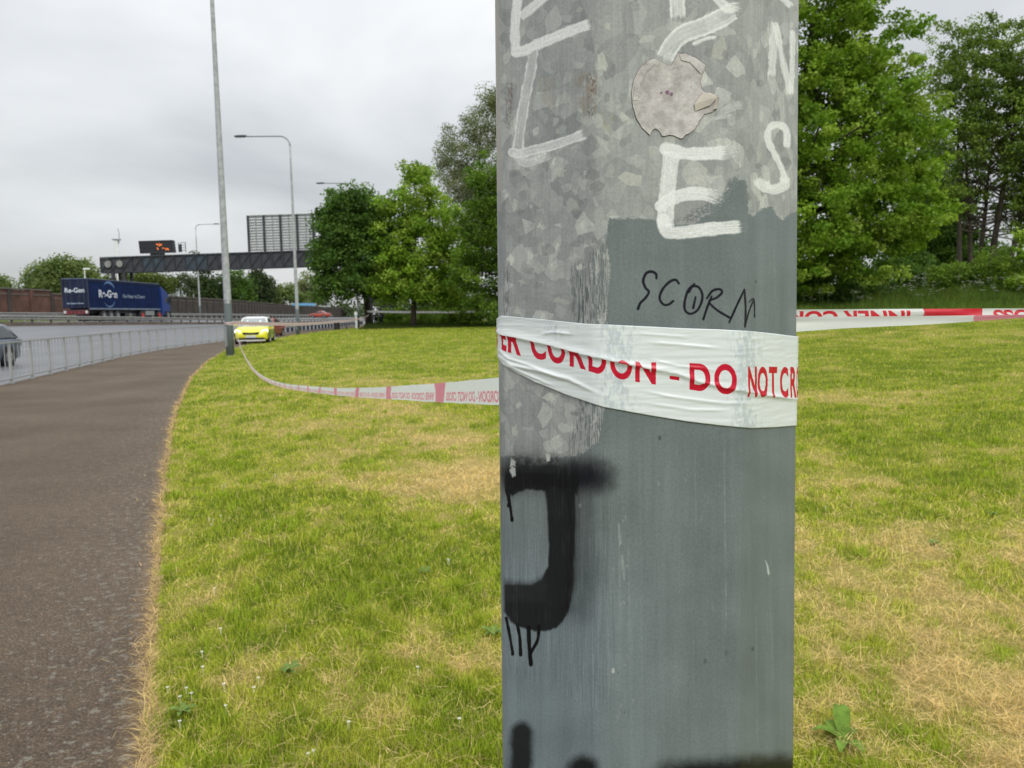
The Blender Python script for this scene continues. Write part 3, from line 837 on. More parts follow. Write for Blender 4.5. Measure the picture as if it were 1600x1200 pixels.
def car(label, loc, rz, paint, name='car', group=None, L=4.4, Wd=1.78, Hh=1.45, estate=True, police=False, lit=False, cat='car', tail=True):
    """front towards local +x"""
    root = empty(name, loc, rz, label, cat, group)
    hw = Wd / 2; f = L / 2
    st = [(-f, .86, .38, .88), (-f + .10, .94, .24, .96), (-f + .5, .99, .20, .97), (-f + 1.3, 1, .18, .95), (0, 1, .18, .94), (f - 1.45, 1, .18, .96), (f - .95, .99, .18, .93), (f - .45, .96, .20, .84), (f - .14, .90, .22, .74), (f - .02, .80, .30, .62)]
    MB().loft([sec(x, hw * a, z0, z1) for x, a, z0, z1 in st]).build('body', paint, root, True)
    # cabin
    bx0, bx1 = (-f + .12 if estate else -f + .75), f - 1.28
    rx0, rx1 = (bx0 + .42, bx1 - .95) if estate else (bx0 + .75, bx1 - .85)
    b, r_ = .93, Hh
    wb, wr = hw * .93, hw * .70
    def ring(x0, x1, w, z, rr=.0): return [Vector((x0, -w, z)), Vector((x1, -w, z)), Vector((x1 + rr, -w * .5, z)), Vector((x1 + rr, w * .5, z)), Vector((x1, w, z)), Vector((x0, w, z))]
    cab = MB().loft([ring(bx0, bx1, wb, b, .10), ring(bx0 + (rx0 - bx0) * .93, bx1 + (rx1 - bx1) * .93, wb + (wr - wb) * .92, b + (r_ - b) * .93, .09), ring(rx0 + .12, rx1 - .12, wr * .92, r_, .06)])
    cb = cab.build('cabin', M['white'] if police else paint, root, True)
    def lerp(a, c, t): return a + (c - a) * t
    def facept(front, u, v, off=.012):
        # windscreen / rear window surface
        if front: x = lerp(bx1, rx1, v) + .10 * (1 - abs(2 * u - 1)) ** .5 * .9
        else: x = lerp(bx0, rx0, v)
        w = lerp(wb, wr, v); z = lerp(b, r_, v)
        return Vector((x + (off if front else -off), (2 * u - 1) * w, z))
    g = MB(); us = (.06, .25, .5, .75, .94)
    for u0, u1 in zip(us[:-1], us[1:]): g.add([facept(True, u0, .06, .02), facept(True, u1, .06, .02), facept(True, u1, .88, .03), facept(True, u0, .88, .03)], [(0, 1, 2, 3)])
    g.build('windscreen', M['glass_l'] if police else M['glass'], root)
    g = MB().add([facept(False, .1, .15), facept(False, .9, .15), facept(False, .88, .86), facept(False, .12, .86)], [(3, 2, 1, 0)]); g.build('rear_window', M['glass'], root)
    for s in (-1, 1):
        ed = [(0.03, .34), (.36, .64), (.67, .97)] if estate else [(.05, .50), (.54, .97)]
        for u0, u1 in ed:
            P4 = []
            for u, v in ((u0, .08), (u1, .08), (u1, .86), (u0, .86)):
                x = lerp(lerp(bx0 + .1, rx0 + .15, v), lerp(bx1 - .05, rx1 - .05, v), u)
                P4.append(Vector((x, s * (lerp(wb, wr, v) + .012), lerp(b, r_, v))))
            MB().add(P4, [(0, 1, 2, 3)]).build('side_window', M['glass'], root)
        MB().loft([[Vector((bx1 - .35 + dx, s * (wb + .02 + dy), 1.0 + dz)) for dx, dz in ((0, 0), (.10, 0), (.12, .13), (0, .14))] for dy in (0, .2)]).build('door_mirror', paint, root)
        hl = MB().loft([[Vector((f - .42 + xx, s * hw * yy, z)) for xx, yy, z in ((.0, .93, .66), (.0, .93, .80), (.22, .62, .76), (.34, .60, .63))], [Vector((f - .30 + xx, s * hw * yy, z)) for xx, yy, z in ((.0, .95, .64), (.0, .95, .76), (.23, .62, .73), (.33, .60, .62))]])
        hl.build('headlight', M['headlight'] if lit else M['headlight_off'], root)
        MB().box((-f + .05, s * hw * .82, .78), (.12, .24, .22)).build('tail_light', M['redplastic'] if tail else M['glass_l'], root)
        for x in (-f + .85, f - .88): wheel(root, x, s * hw * 1.0, .32, .2)
        for x in (-f + .85, f - .88):
            MB().tube([(x, s * hw * .8, .34), (x, s * (hw * 1.0 + .004), .34)], .375, 20).build('wheel_arch', M['black'], root)
    gr_ = MB().loft([[Vector((f - .10 + dx, yy * hw, zz)) for yy, zz in ((-.50, .66), (-.42, .52), (.42, .52), (.50, .66), (.12, .63), (-.12, .63))] for dx in (0, .10)])
    gr_.build('grille', M['black'], root)
    MB().box((f - .01, 0, .42), (.06, .54, .12)).build('number_plate', M['plate'], root)
    MB().box((f - .10, 0, .30), (.22, hw * 1.55, .10)).build('lower_grille', M['black'], root)
    MB().box((f - .12, 0, .215), (.22, hw * 1.6, .07)).build('bumper', M['white'] if police else M['black'], root)
    if police:
        # yellow bonnet wrap is the body paint; checker squares down each side
        for s in (-1, 1):
            for i in range(9):
                for j in range(2):
                    x0 = -f + .35 + i * .42
                    if (i + j) % 2 == 0:
                        MB().box((x0 + .21, s * (hw * 1.0 + .006), .50 + j * .19), (.41, .008, .185)).build('checker_square', M['green_sq'], root)
        MB().box(((rx0 + rx1) / 2, 0, Hh + .02), ((rx1 - rx0) * .82, wr * 1.5, .035)).build('roof_panel', M['white'], root)
    return root
# police car, facing the camera
P1 = at_z(390, 538, 0)
car('yellow and white marked police estate car with headlamps lit, parked on the path', (P1.x - .38, P1.y + 2.2, 0), R(-90 + 12) , M['yellow'], 'police_car', Wd=1.82, Hh=1.47, police=True, lit=True, cat='police car')
P2 = at_y(415.5, 505, 58)
car('red car partly hidden behind the police car', (P2.x, 58, -.1), R(-88), M['red'], 'parked_car', estate=False)
P3 = at_y(500, 495, 165)
car('small orange red car far off on the motorway under the dark tree', (P3.x, 165, float(H_road(P3.x, 165))), R(170), M['orange'], 'moving_car', estate=False, L=4.3)
P4 = at_y(33, 540, 26.3)
car('silver blue car passing behind the railing at the left', (P4.x - .75, 24.1, float(H_road(P4.x, 25)) - .02), R(-87), M['silver'], 'passing_car', estate=True, L=4.5, Hh=1.42, tail=False)

# ------------------------------------------------------------------ lorry
def lorry():
    p0 = at_y(141, 500, 74); p1 = at_y(251, 498, 88.5)
    dx = Vector((p1.x - p0.x, p1.y - p0.y, 0)); ang = math.atan2(dx.y, dx.x)
    zg = float(H_road(p0.x, 80)); TL = 14.6
    root = empty('articulated_lorry', (p0.x, p0.y, zg), ang, 'dark blue articulated lorry with white lettering on its curtain side', 'lorry')
    ztop = at_y(136, 434.5, 74).z - zg; zbt = 1.10
    # local: x forward, y left; near side (facing road/camera) at y=0 -> body to +y (left)
    Wd = 2.55
    def bx(name, x0, x1, y0, y1, z0, z1, mat, par=None):
        return MB().box(((x0 + x1) / 2, (y0 + y1) / 2, (z0 + z1) / 2), (x1 - x0, y1 - y0, z1 - z0)).build(name, mat, par or root)
    bx('trailer_body', 0, TL, .02, Wd - .02, zbt + .15, ztop - .06, M['navy'])
    bx('roof', -.02, TL + .02, 0, Wd, ztop - .055, ztop, M['greyrail'])
    bx('top_rail', .05, TL, -.01, .018, ztop - .30, ztop - .06, M['navydark'])
    bx('side_rail', 0, TL, -.02, .018, zbt, zbt + .15, M['greyrail'])
    bx('chassis', .4, TL - .5, .5, Wd - .5, .75, zbt + .14, M['black'])
    for k in range(9):  # curtain folds between buckles
        x = .7 + k * 1.5
        bx('curtain_strap', x, x + .05, -.012, .018, zbt + .16, ztop - .31, M['navydark'])
        bx('buckle', x - .02, x + .07, -.03, -.02, zbt + .02, zbt + .16, M['steel'])
    # rear doors
    for a, b in ((.06, Wd / 2 - .02), (Wd / 2 + .02, Wd - .06)):
        d = bx('rear_door', -.045, -.001, a, b, zbt + .15, ztop - .1, M['navydark'])
        for t in (.3, .7): bx('lock_rod', -.08, -.05, a + (b - a) * t - .02, a + (b - a) * t + .02, zbt + .2, ztop - .2, M['gantry2'], d)
    bx('rear_frame', -.05, 0, Wd - .055, Wd, zbt, ztop - .06, M['gantry2']); bx('rear_frame', -.05, 0, 0, .055, zbt, ztop - .06, M['gantry2'])
    bx('rear_bumper', -.08, .02, .05, Wd - .05, .62, zbt - .02, M['dullred'])
    for a in (.12, Wd - .34):
        bx('tail_light', -.12, -.085, a, a + .22, .75, zbt - .1, M['plate'])
    for a in (.5, .9, 1.3, 1.7, 2.0): bx('marker_lamp', -.12, -.085, a, a + .1, .8, .9, M['redplastic'])
    def wheelx(x, rim):
        for yy, s in ((.0, -1), (Wd, 1)):
            e = MB().tube([(x, yy - s * .35, .5), (x, yy, .5)], .5, 18).build('wheel', M['tyre'], root, True)
            MB().tube([(x, yy - s * .01, .5), (x, yy + s * .03, .5)], .27, 14).build('rim', rim, e)
    for x in (2.6, 3.9, 5.2): wheelx(x, M['rim'])
    for x in (TL - 4.2, TL - .3): wheelx(x, M['redplastic'])
    # cab
    c0 = TL + .55
    bx('fifth_wheel_frame', TL - 1.6, TL + 3.2, .6, Wd - .6, .6, .95, M['black'])
    prof = [(0, .55), (2.15, .45), (2.2, 1.5), (2.05, 1.75), (1.85, 2.75), (1.55, 3.15), (.25, 3.75), (0, 3.75)]
    secs = []
    for yy, inset in ((.10, .06), (.18, 0), (Wd - .18, 0), (Wd - .10, .06)):
        secs.append([Vector((c0 + x * (1 if inset == 0 else .985), yy, z if inset == 0 else z * .99)) for x, z in prof])
    MB().loft(secs).build('cab', M['cabblue'], root)
    bx('cab_window', c0 + .95, c0 + 1.75, .085, .095, 1.9, 2.6, M['glass'])
    bx('air_deflector', c0 - .02, c0 + .9, .02, .09, .9, 3.3, M['cabblue'])
    bx('windscreen', c0 + 1.9, c0 + 2.02, .3, Wd - .3, 1.8, 2.65, M['glass'])
    bx('cab_mirror', c0 + 1.9, c0 + 2.15, -.14, .06, 1.9, 2.5, M['black'])
    bx('step', c0 + 1.2, c0 + 2.1, .03, .09, .45, .95, M['navydark'])
    bx('headlight', c0 + 2.15, c0 + 2.23, .2, .5, .7, .9, M['headlight_off'])
    bx('fuel_tank', TL - 3.4, TL - 1.4, .05, .5, .5, 1.0, M['steel'])
    wheelx(c0 + 1.35, M['rim'])
    # print on the side (plane y = 0): x to the right when seen from the camera side
    def print_side(s, size, x, z, mat, bold=0.0, sx=1.0):
        me = text_mesh(s, size, 'lettering', bold)
        o = link('lettering', me, mat, root, (x, -.034, z)); o.rotation_euler = (R(90), 0, 0); o.scale = (sx, 1, 1)
    zc = (ztop + zbt) / 2
    print_side('Re-Gen', 1.02, 1.72, zc - .28, M['letter'], .035, 1.10)
    print_side('Our Future is Cleaner', .52, 6.3, zc - .26, M['letter2'], .014, 1.0)
    # crescent logo: two arcs around the name
    lg = MB()
    def arc(a0, a1, r, wmax, cx, cz):
        n = 14; vs = []; fs = []
        for i in range(n + 1):
            t = i / n; a = R(a0 + (a1 - a0) * t); w = wmax * math.sin(math.pi * (.12 + .88 * (1 - t)) if a1 > a0 else math.pi * (.12 + .88 * (1 - t))) + .01
            vs += [(cx + r * .95 * math.cos(a), -.020, cz + r * math.sin(a)), (cx + (r - w) * .95 * math.cos(a), -.020, cz + (r - w) * math.sin(a))]
        for i in range(n): fs.append((2 * i, 2 * i + 2, 2 * i + 3, 2 * i + 1))
        lg.add(vs, fs)
    arc(140, 32, 1.34, .26, 3.7, zc + .02); arc(-145, -32, 1.3, .14, 3.7, zc + .02)
    lg.build('crescent_logo', M['logo'], root)
    # rear lettering
    for s, size, z, mat in (('Re-Gen', .62, zc + .15, M['letter']), ('Our Future is Cleaner', .18, zc - .95, M['letter2'])):
        me = text_mesh(s, size, 'lettering', .01, 'CENTER')
        o = link('lettering', me, mat, root, (-.10, Wd / 2, z)); o.rotation_euler = (R(90), 0, R(-90))
lorry()

# ------------------------------------------------------------------ buildings and bits behind the wall
def pale_building(px0, px1, ptop, pbase, y, label, roof=True, nwin=4):
    a = at_y(px0, pbase, y); b = at_y(px1, pbase, y); t = at_y(px0, ptop, y)
    w = b.x - a.x; h = t.z - a.z
    root = empty('pale_building', (a.x, y, a.z), 0, label, 'building')
    MB().box((w / 2, 5, h / 2 - 2), (w, 10, h + 4)).build('walls', M['palewall'], root)
    if roof:
        MB().loft([[Vector((x, -.4, h + .002)), Vector((x, 10.4, h + .002)), Vector((x, 5, h + h * .35))] for x in (-.4, w + .4)]).build('roof', M['slate'], root)
    for k in range(nwin):
        f = MB().box((w * (k + .5) / nwin, -.04, h * .6), (w / nwin * .5, .08, h * .32)).build('window', M['white'], root)
        MB().box((w * (k + .5) / nwin, -.09, h * .6), (w / nwin * .42, .02, h * .26)).build('pane', M['glass'], f)
pale_building(466, 510, 466, 490, 430, 'pale building glimpsed behind the far wall left of the dark tree', True, 5)
pale_building(262, 296, 446, 470, 260, 'pale building glimpsed through trees right of the lorry', False, 4)
def blue_thing():
    a = at_y(456, 477.5, 282); b = at_y(495, 479.5, 282)
    root = empty('blue_hoarding', (a.x, 282, a.z), 0, 'light blue strip of hoarding on top of the far wall', 'hoarding')
    w = b.x - a.x
    MB().loft([[Vector((0, y, 0)), Vector((w, y, -.15)), Vector((w * .86, y, .75)), Vector((.5, y, .85))] for y in (0, .15)]).build('sheet', M['bluepanel'], root)
    for k in range(4): MB().box((w * (.1 + .26 * k), .3, -.8), (.15, .15, 2.2)).build('post', M['gantry2'], root)
blue_thing()

# ------------------------------------------------------------------ bin, posts, cabinet near the trees
def small_things():
    p = at_y(526, 514, 76); z = 0
    b = empty('litter_bin', (p.x, 76, z), 0, 'black litter bin beside the footpath in front of the pale rail', 'bin')
    MB().tube([(0, 0, .05), (0, 0, .78)], [.24, .27], 12).build('body', M['black'], b)
    MB().tube([(0, 0, .8), (0, 0, .86), (0, 0, .92)], [.30, .30, .2], 12).build('lid', M['darkpost'], b)
    p = at_y(557, 513, 80)
    g = empty('marker_post', (p.x, 80, 0), 0, 'slim pale grey post with a small head, left of the dark tree trunk', 'post')
    MB().tube([(0, 0, 0), (0, 0, 1.35)], .11, 8).build('shaft', M['signback'], g)
    MB().box((0, 0, 1.62), (.3, .22, .4)).build('head', M['signback'], g)
    p = at_y(536, 515, 77)
    f = empty('broken_fence', (p.x, 77, 0), 0, 'low fence remnant with a leaning rail right of the litter bin', 'fence')
    for x in (-.35, .35): MB().box((x, 0, .32), (.1, .1, .64)).build('post', M['darkpost'], f)
    MB().bar((-.1, 0, .1), (1.0, 0, .62), .06, .09).build('leaning_rail', M['kerb'], f)
    p = at_y(604, 512, 92)
    c = empty('utility_cabinet', (p.x, 92, 0), 0, 'dull grey utility cabinet under the trees beside the two officers', 'cabinet')
    MB().box((0, 0, .8), (1.1, .5, 1.6)).build('body', M['cabinet'], c)
    for x in (-.27, .27): MB().box((x, -.262, .8), (.5, .02, 1.45)).build('door', M['cabinet'], c)
    MB().box((0, 0, 1.63), (1.2, .6, .05)).build('lid', M['cabinet'], c)
small_things()

# ------------------------------------------------------------------ people (two figures under the trees, far off)
def person(loc, rz, label, stance=.16, arms=.1):
    root = empty('person', loc, rz, label, 'person')
    V = [(0, 0, .98), (0, 0, 1.22), (0, 0, 1.42), (0, .01, 1.52), (-stance * .6, 0, .92), (-stance, .02, .50), (-stance * 1.15, -.02, .08), (-stance * 1.2, .12, .03),
         (stance * .6, 0, .92), (stance, .02, .50), (stance * 1.15, -.02, .08), (stance * 1.2, .12, .03),
         (-.19, 0, 1.42), (-.25 - arms * .3, 0, 1.15), (-.2, .16, .98), (.19, 0, 1.42), (.25 + arms * .3, 0, 1.15), (.2, .16, .98)]
    Ed = [(0, 1), (1, 2), (2, 3), (0, 4), (4, 5), (5, 6), (6, 7), (0, 8), (8, 9), (9, 10), (10, 11), (2, 12), (12, 13), (13, 14), (2, 15), (15, 16), (16, 17)]
    rad = [.15, .16, .14, .06, .11, .075, .05, .045, .11, .075, .05, .045, .075, .05, .04, .075, .05, .04]
    me = bpy.data.meshes.new('body'); me.from_pydata(V, Ed, [])
    me.materials.append(M['cloth'])
    o = bpy.data.objects.new('body', me); COL.objects.link(o); o.parent = root
    sk = o.modifiers.new('skin', 'SKIN'); ss = o.modifiers.new('sub', 'SUBSURF'); ss.levels = 1; ss.render_levels = 1
    if not me.skin_vertices: me.skin_vertices.new()
    for i, r_ in enumerate(rad):
        me.skin_vertices[0].data[i].radius = (r_, r_ * .8)
        me.skin_vertices[0].data[i].use_root = (i == 0)
    h = MB(); secs = []
    for k in range(7):
        a = math.pi * k / 6
        secs.append([Vector((.075 * math.sin(a) * math.cos(b), .095 * math.sin(a) * math.sin(b) + .01, 1.64 - .125 * math.cos(a))) for b in [2 * math.pi * j / 10 for j in range(10)]])
    h.loft(secs); hd = h.build('head', M['skin'], root, True)
    MB().tube([(0, .0, 1.66), (0, 0, 1.73), (0, 0, 1.77)], [.105, .10, .07], 10).build('cap', M['cloth'], root)
    MB().box((0, -.135, 1.28), (.30, .02, .05)).build('reflective_band', M['hivis'], root)
    MB().box((0, .135, 1.28), (.30, .02, .05)).build('reflective_band', M['hivis'], root)
p = at_y(587.5, 513, 84); person((p.x, 84, .0), R(200), 'person in dark clothes standing just right of the wide tree trunk, nearer the trunk', .13)
p = at_y(596.5, 513, 85); person((p.x, 85, .0), R(150), 'person in dark clothes standing right of the first, beside the grey cabinet', .15)

# ================================================================== the foreground lamp column
R0 = 0.15
def rscale(z): return 1.0 - 0.062 * (np.minimum(z, 2.2) - 1.45) - 0.033 * (np.maximum(z, 2.2) - 2.2)
def oct_profile(th0=33.0, rho=0.022, seg=6):
    """closed profile: (theta_deg_of_normal, x_right, y_toward) in metres for R0, ordered by theta"""
    pts = []
    for k in range(8):
        th = th0 - 180 + 45 * k
        cx, cy = (R0 - rho / math.cos(R(22.5))) * math.sin(R(th)), (R0 - rho / math.cos(R(22.5))) * math.cos(R(th))
        for j in range(seg + 1):
            a = R(th - 22.5 + 45 * j / seg)
            pts.append((cx + rho * math.sin(a), cy + rho * math.cos(a)))
    return np.array(pts)
PROF = oct_profile()
def dense_profile(step=0.004):
    P = np.vstack([PROF, PROF[:1]]); out = [P[0]]
    for a, b in zip(P[:-1], P[1:]):
        n = max(1, int(np.linalg.norm(b - a) / step))
        for i in range(1, n + 1): out.append(a + (b - a) * i / n)
    return np.array(out[:-1])
def place_pole():
    d, be = 0.79, R(9.8)
    for _ in range(30):
        C = np.array([d * math.sin(be), d * math.cos(be)])
        et = -C / np.linalg.norm(C); er = np.array([-et[1], et[0]])
        zz = 1.5 - d * 0.094
        W_ = C + rscale(zz) * (PROF[:, :1] * er + PROF[:, 1:] * et)
        px, py = project(np.column_stack([W_, np.full(len(W_), zz)]))
        lo, hi = px.min(), px.max()
        d *= (hi - lo) / 464.0; be += (((779.5 + 1243.5) / 2) - (lo + hi) / 2) / 1235.0
    return C, et, er
PC, PET, PER = place_pole()
print('pole', PC, 'dist', np.linalg.norm(PC))
SP = np.vstack([PROF, PROF[:1]])
SCUM = np.concatenate([[0], np.cumsum(np.linalg.norm(np.diff(SP, axis=0), axis=1))])
PERIM = SCUM[-1]
def prof_at(s):
    s = np.mod(s, PERIM)
    return np.interp(s, SCUM, SP[:, 0]), np.interp(s, SCUM, SP[:, 1])
def prof_normal(s):
    x0, y0 = prof_at(s - 1e-4); x1, y1 = prof_at(s + 1e-4)
    tx, ty = x1 - x0, y1 - y0; L = np.hypot(tx, ty)
    return -ty / L * -1 * -1, tx / L * 1  # placeholder, fixed below
def world_from(s, z, off=0.0):
    """surface point(s) at arc length s, height z, pushed out by off"""
    x, y = prof_at(s)
    x0, y0 = prof_at(s - 2e-4); x1, y1 = prof_at(s + 2e-4)
    tx, ty = x1 - x0, y1 - y0; L = np.hypot(tx, ty) + 1e-12
    nx, ny = -ty / L, tx / L
    flip = np.where(nx * x + ny * y < 0, -1.0, 1.0); nx = nx * flip; ny = ny * flip
    k = rscale(z)
    X = x * k + nx * off; Y = y * k + ny * off
    return np.stack([PC[0] + X * PER[0] + Y * PET[0], PC[1] + X * PER[1] + Y * PET[1], z + 0 * X], -1)
def s_of_theta(th):
    """arc length where the outline crosses polar angle th (deg, 0 = toward camera, + right)"""
    ss = np.linspace(0, PERIM, 4000, endpoint=False); x, y = prof_at(ss)
    a = np.degrees(np.arctan2(x, y)); return ss[np.argmin(np.abs((a - th + 180) % 360 - 180))]
S_L, S_R = s_of_theta(-108), s_of_theta(104)
if S_R < S_L: S_R += PERIM
Z0, Z1 = 1.05, 1.80
TEX_H = 1900; TEX_W = int(TEX_H * (S_R - S_L) / (Z1 - Z0)); TEX_W += TEX_W % 2
print('tex', TEX_W, TEX_H)

# texel -> photo-plane coordinates used as a drawing frame for the marks on the painted metal
sv = S_L + (np.arange(TEX_W) + .5) / TEX_W * (S_R - S_L)
zv = Z0 + (np.arange(TEX_H) + .5) / TEX_H * (Z1 - Z0)
SS, ZZ = np.meshgrid(sv, zv)
PX, PY = project(world_from(SS, ZZ)); PX = PX.astype(np.float32); PY = PY.astype(np.float32)
SS = SS.astype(np.float32); ZZ = ZZ.astype(np.float32)
tcol = np.zeros((TEX_H, TEX_W, 3), np.float32); talp = np.zeros((TEX_H, TEX_W), np.float32); thgt = np.zeros((TEX_H, TEX_W), np.float32)
trgh = np.full((TEX_H, TEX_W), .5, np.float32)
MU = SS * 1000; MV = ZZ * 1000   # millimetre coordinates
vis = (np.abs((np.degrees(np.arctan2(*prof_at(SS))) + 180) % 360 - 180) < 93)
def crop(x0, x1, y0, y1):
    m = (PX > x0) & (PX < x1) & (PY > y0) & (PY < y1) & vis
    r = np.where(m.any(1))[0]; c = np.where(m.any(0))[0]
    if len(r) == 0 or len(c) == 0: return None
    return slice(r[0], r[-1] + 1), slice(c[0], c[-1] + 1)
def lay(sl, a, c, h=0.0, rough=None):
    a = np.clip(a, 0, 1) * vis[sl]
    c = np.asarray(c, np.float32)
    cc = c if c.ndim == 3 else c[None, None, :]
    A = talp[sl]
    na = a + A * (1 - a)
    den = np.maximum(na, 1e-5)[..., None]
    tcol[sl] = (cc * a[..., None] + tcol[sl] * (A * (1 - a))[..., None]) / den
    talp[sl] = na; thgt[sl] = thgt[sl] + h * a
    if rough is not None: trgh[sl] = trgh[sl] * (1 - a) + rough * a
def smooth_line(pts, n=8):
    P = np.array(pts, float)
    if len(P) < 3: return P
    Q = np.vstack([2 * P[0] - P[1], P, 2 * P[-1] - P[-2]]); out = []
    for i in range(1, len(Q) - 2):
        for t in np.linspace(0, 1, n, endpoint=False):
            a, b, c, d = Q[i - 1], Q[i], Q[i + 1], Q[i + 2]
            out.append(.5 * ((2 * b) + (-a + c) * t + (2 * a - 5 * b + 4 * c - d) * t * t + (-a + 3 * b - 3 * c + d) * t ** 3))
    out.append(P[-1]); return np.array(out)
def line_field(sl, pts):
    x = PX[sl]; y = PY[sl]
    best = np.full(x.shape, 1e9, np.float32); sd = np.zeros_like(best); tt = np.zeros_like(best); acc = 0.0
    for (ax, ay), (bx, by) in zip(pts[:-1], pts[1:]):
        L = math.hypot(bx - ax, by - ay) + 1e-6; ux, uy = (bx - ax) / L, (by - ay) / L
        t = np.clip((x - ax) * ux + (y - ay) * uy, 0, L)
        d = np.hypot(x - ax - ux * t, y - ay - uy * t)
        m = d < best
        best = np.where(m, d, best); sd = np.where(m, (x - ax) * -uy + (y - ay) * ux, sd); tt = np.where(m, acc + t, tt); acc += L
    return best, sd, tt, acc
def stroke(pts, w, c, alpha=1.0, streak=0.35, edge=1.2, load=0.0, fade=(0, 0), smooth=True, h=.3, seed=0, rough=.6, wob=.8):
    P = smooth_line(pts) if smooth else np.array(pts, float)
    m = w + 6; sl = crop(P[:, 0].min() - m, P[:, 0].max() + m, P[:, 1].min() - m, P[:, 1].max() + m)
    if sl is None: return
    d, sd, t, L = line_field(sl, P)
    ww = w / 2 + (fbm(t / 9, sd * 0 + seed, seed, 3) - .5) * wob * 2.4
    e = 1 - sm(-edge, edge, d - ww)
    st = fbm(sd * 1.1 + seed * 13, t * 0.035, seed + 3, 3)
    st2 = fbm(sd * 2.6 + seed * 5, t * 0.1, seed + 9, 2)
    a = alpha * (1 - streak * 1.6 + streak * 2.4 * (0.6 * st + 0.4 * st2) * 1.1)
    if load: a = a * (1 - load) + alpha * load * sm(.55, .95, d / (w / 2)) * 1.3 + a * load * .35
    if fade[0]: a = a * (1 - fade_dry(t, sd, fade[0], False, L, seed))
    if fade[1]: a = a * (1 - fade_dry(t, sd, fade[1], True, L, seed))
    lay(sl, e * a, c, h, rough)
def fade_dry(t, sd, ln, end, L, seed):
    q = (t - (L - ln)) / ln if end else (ln - t) / ln
    n = fbm(sd * 1.5, t * .12, seed + 77, 3)
    return sm(0, 1, np.clip(q, 0, 1.5) * 1.15 + (n - .5) * 1.6 * (q > 0))
def poly_mask(sl, poly, soft=1.0, rag=0.0, seed=0, ragx=.25, ragy=.05):
    x = PX[sl]; y = PY[sl]; P = np.array(poly, float)
    if rag:
        x = x + (fbm(x * ragx, y * ragy, seed, 3) - .5) * rag; y = y + (fbm(x * ragx + 9, y * ragy, seed + 5, 3) - .5) * rag * 1.4
    inside = np.zeros(x.shape, bool); dist = np.full(x.shape, 1e9, np.float32)
    for (ax, ay), (bx, by) in zip(P, np.roll(P, -1, 0)):
        cond = ((ay > y) != (by > y)) & (x < (bx - ax) * (y - ay) / (by - ay + 1e-9) + ax)
        inside ^= cond
        L2 = (bx - ax) ** 2 + (by - ay) ** 2 + 1e-9
        t = np.clip(((x - ax) * (bx - ax) + (y - ay) * (by - ay)) / L2, 0, 1)
        dist = np.minimum(dist, np.hypot(x - ax - (bx - ax) * t, y - ay - (by - ay) * t))
    sd = np.where(inside, -dist, dist)
    return 1 - sm(-soft, soft, sd), sd
def poly(pts, c, alpha=1, soft=1.0, rag=0.0, seed=0, h=0.0, mod=None, rough=None, **k):
    P = np.array(pts, float); m = 10 + rag + soft * 2
    sl = crop(P[:, 0].min() - m, P[:, 0].max() + m, P[:, 1].min() - m, P[:, 1].max() + m)
    if sl is None: return
    a, sd = poly_mask(sl, pts, soft, rag, seed, **k)
    if mod is not None: a = a * mod(PX[sl], PY[sl])
    lay(sl, a * alpha, c, h, rough)

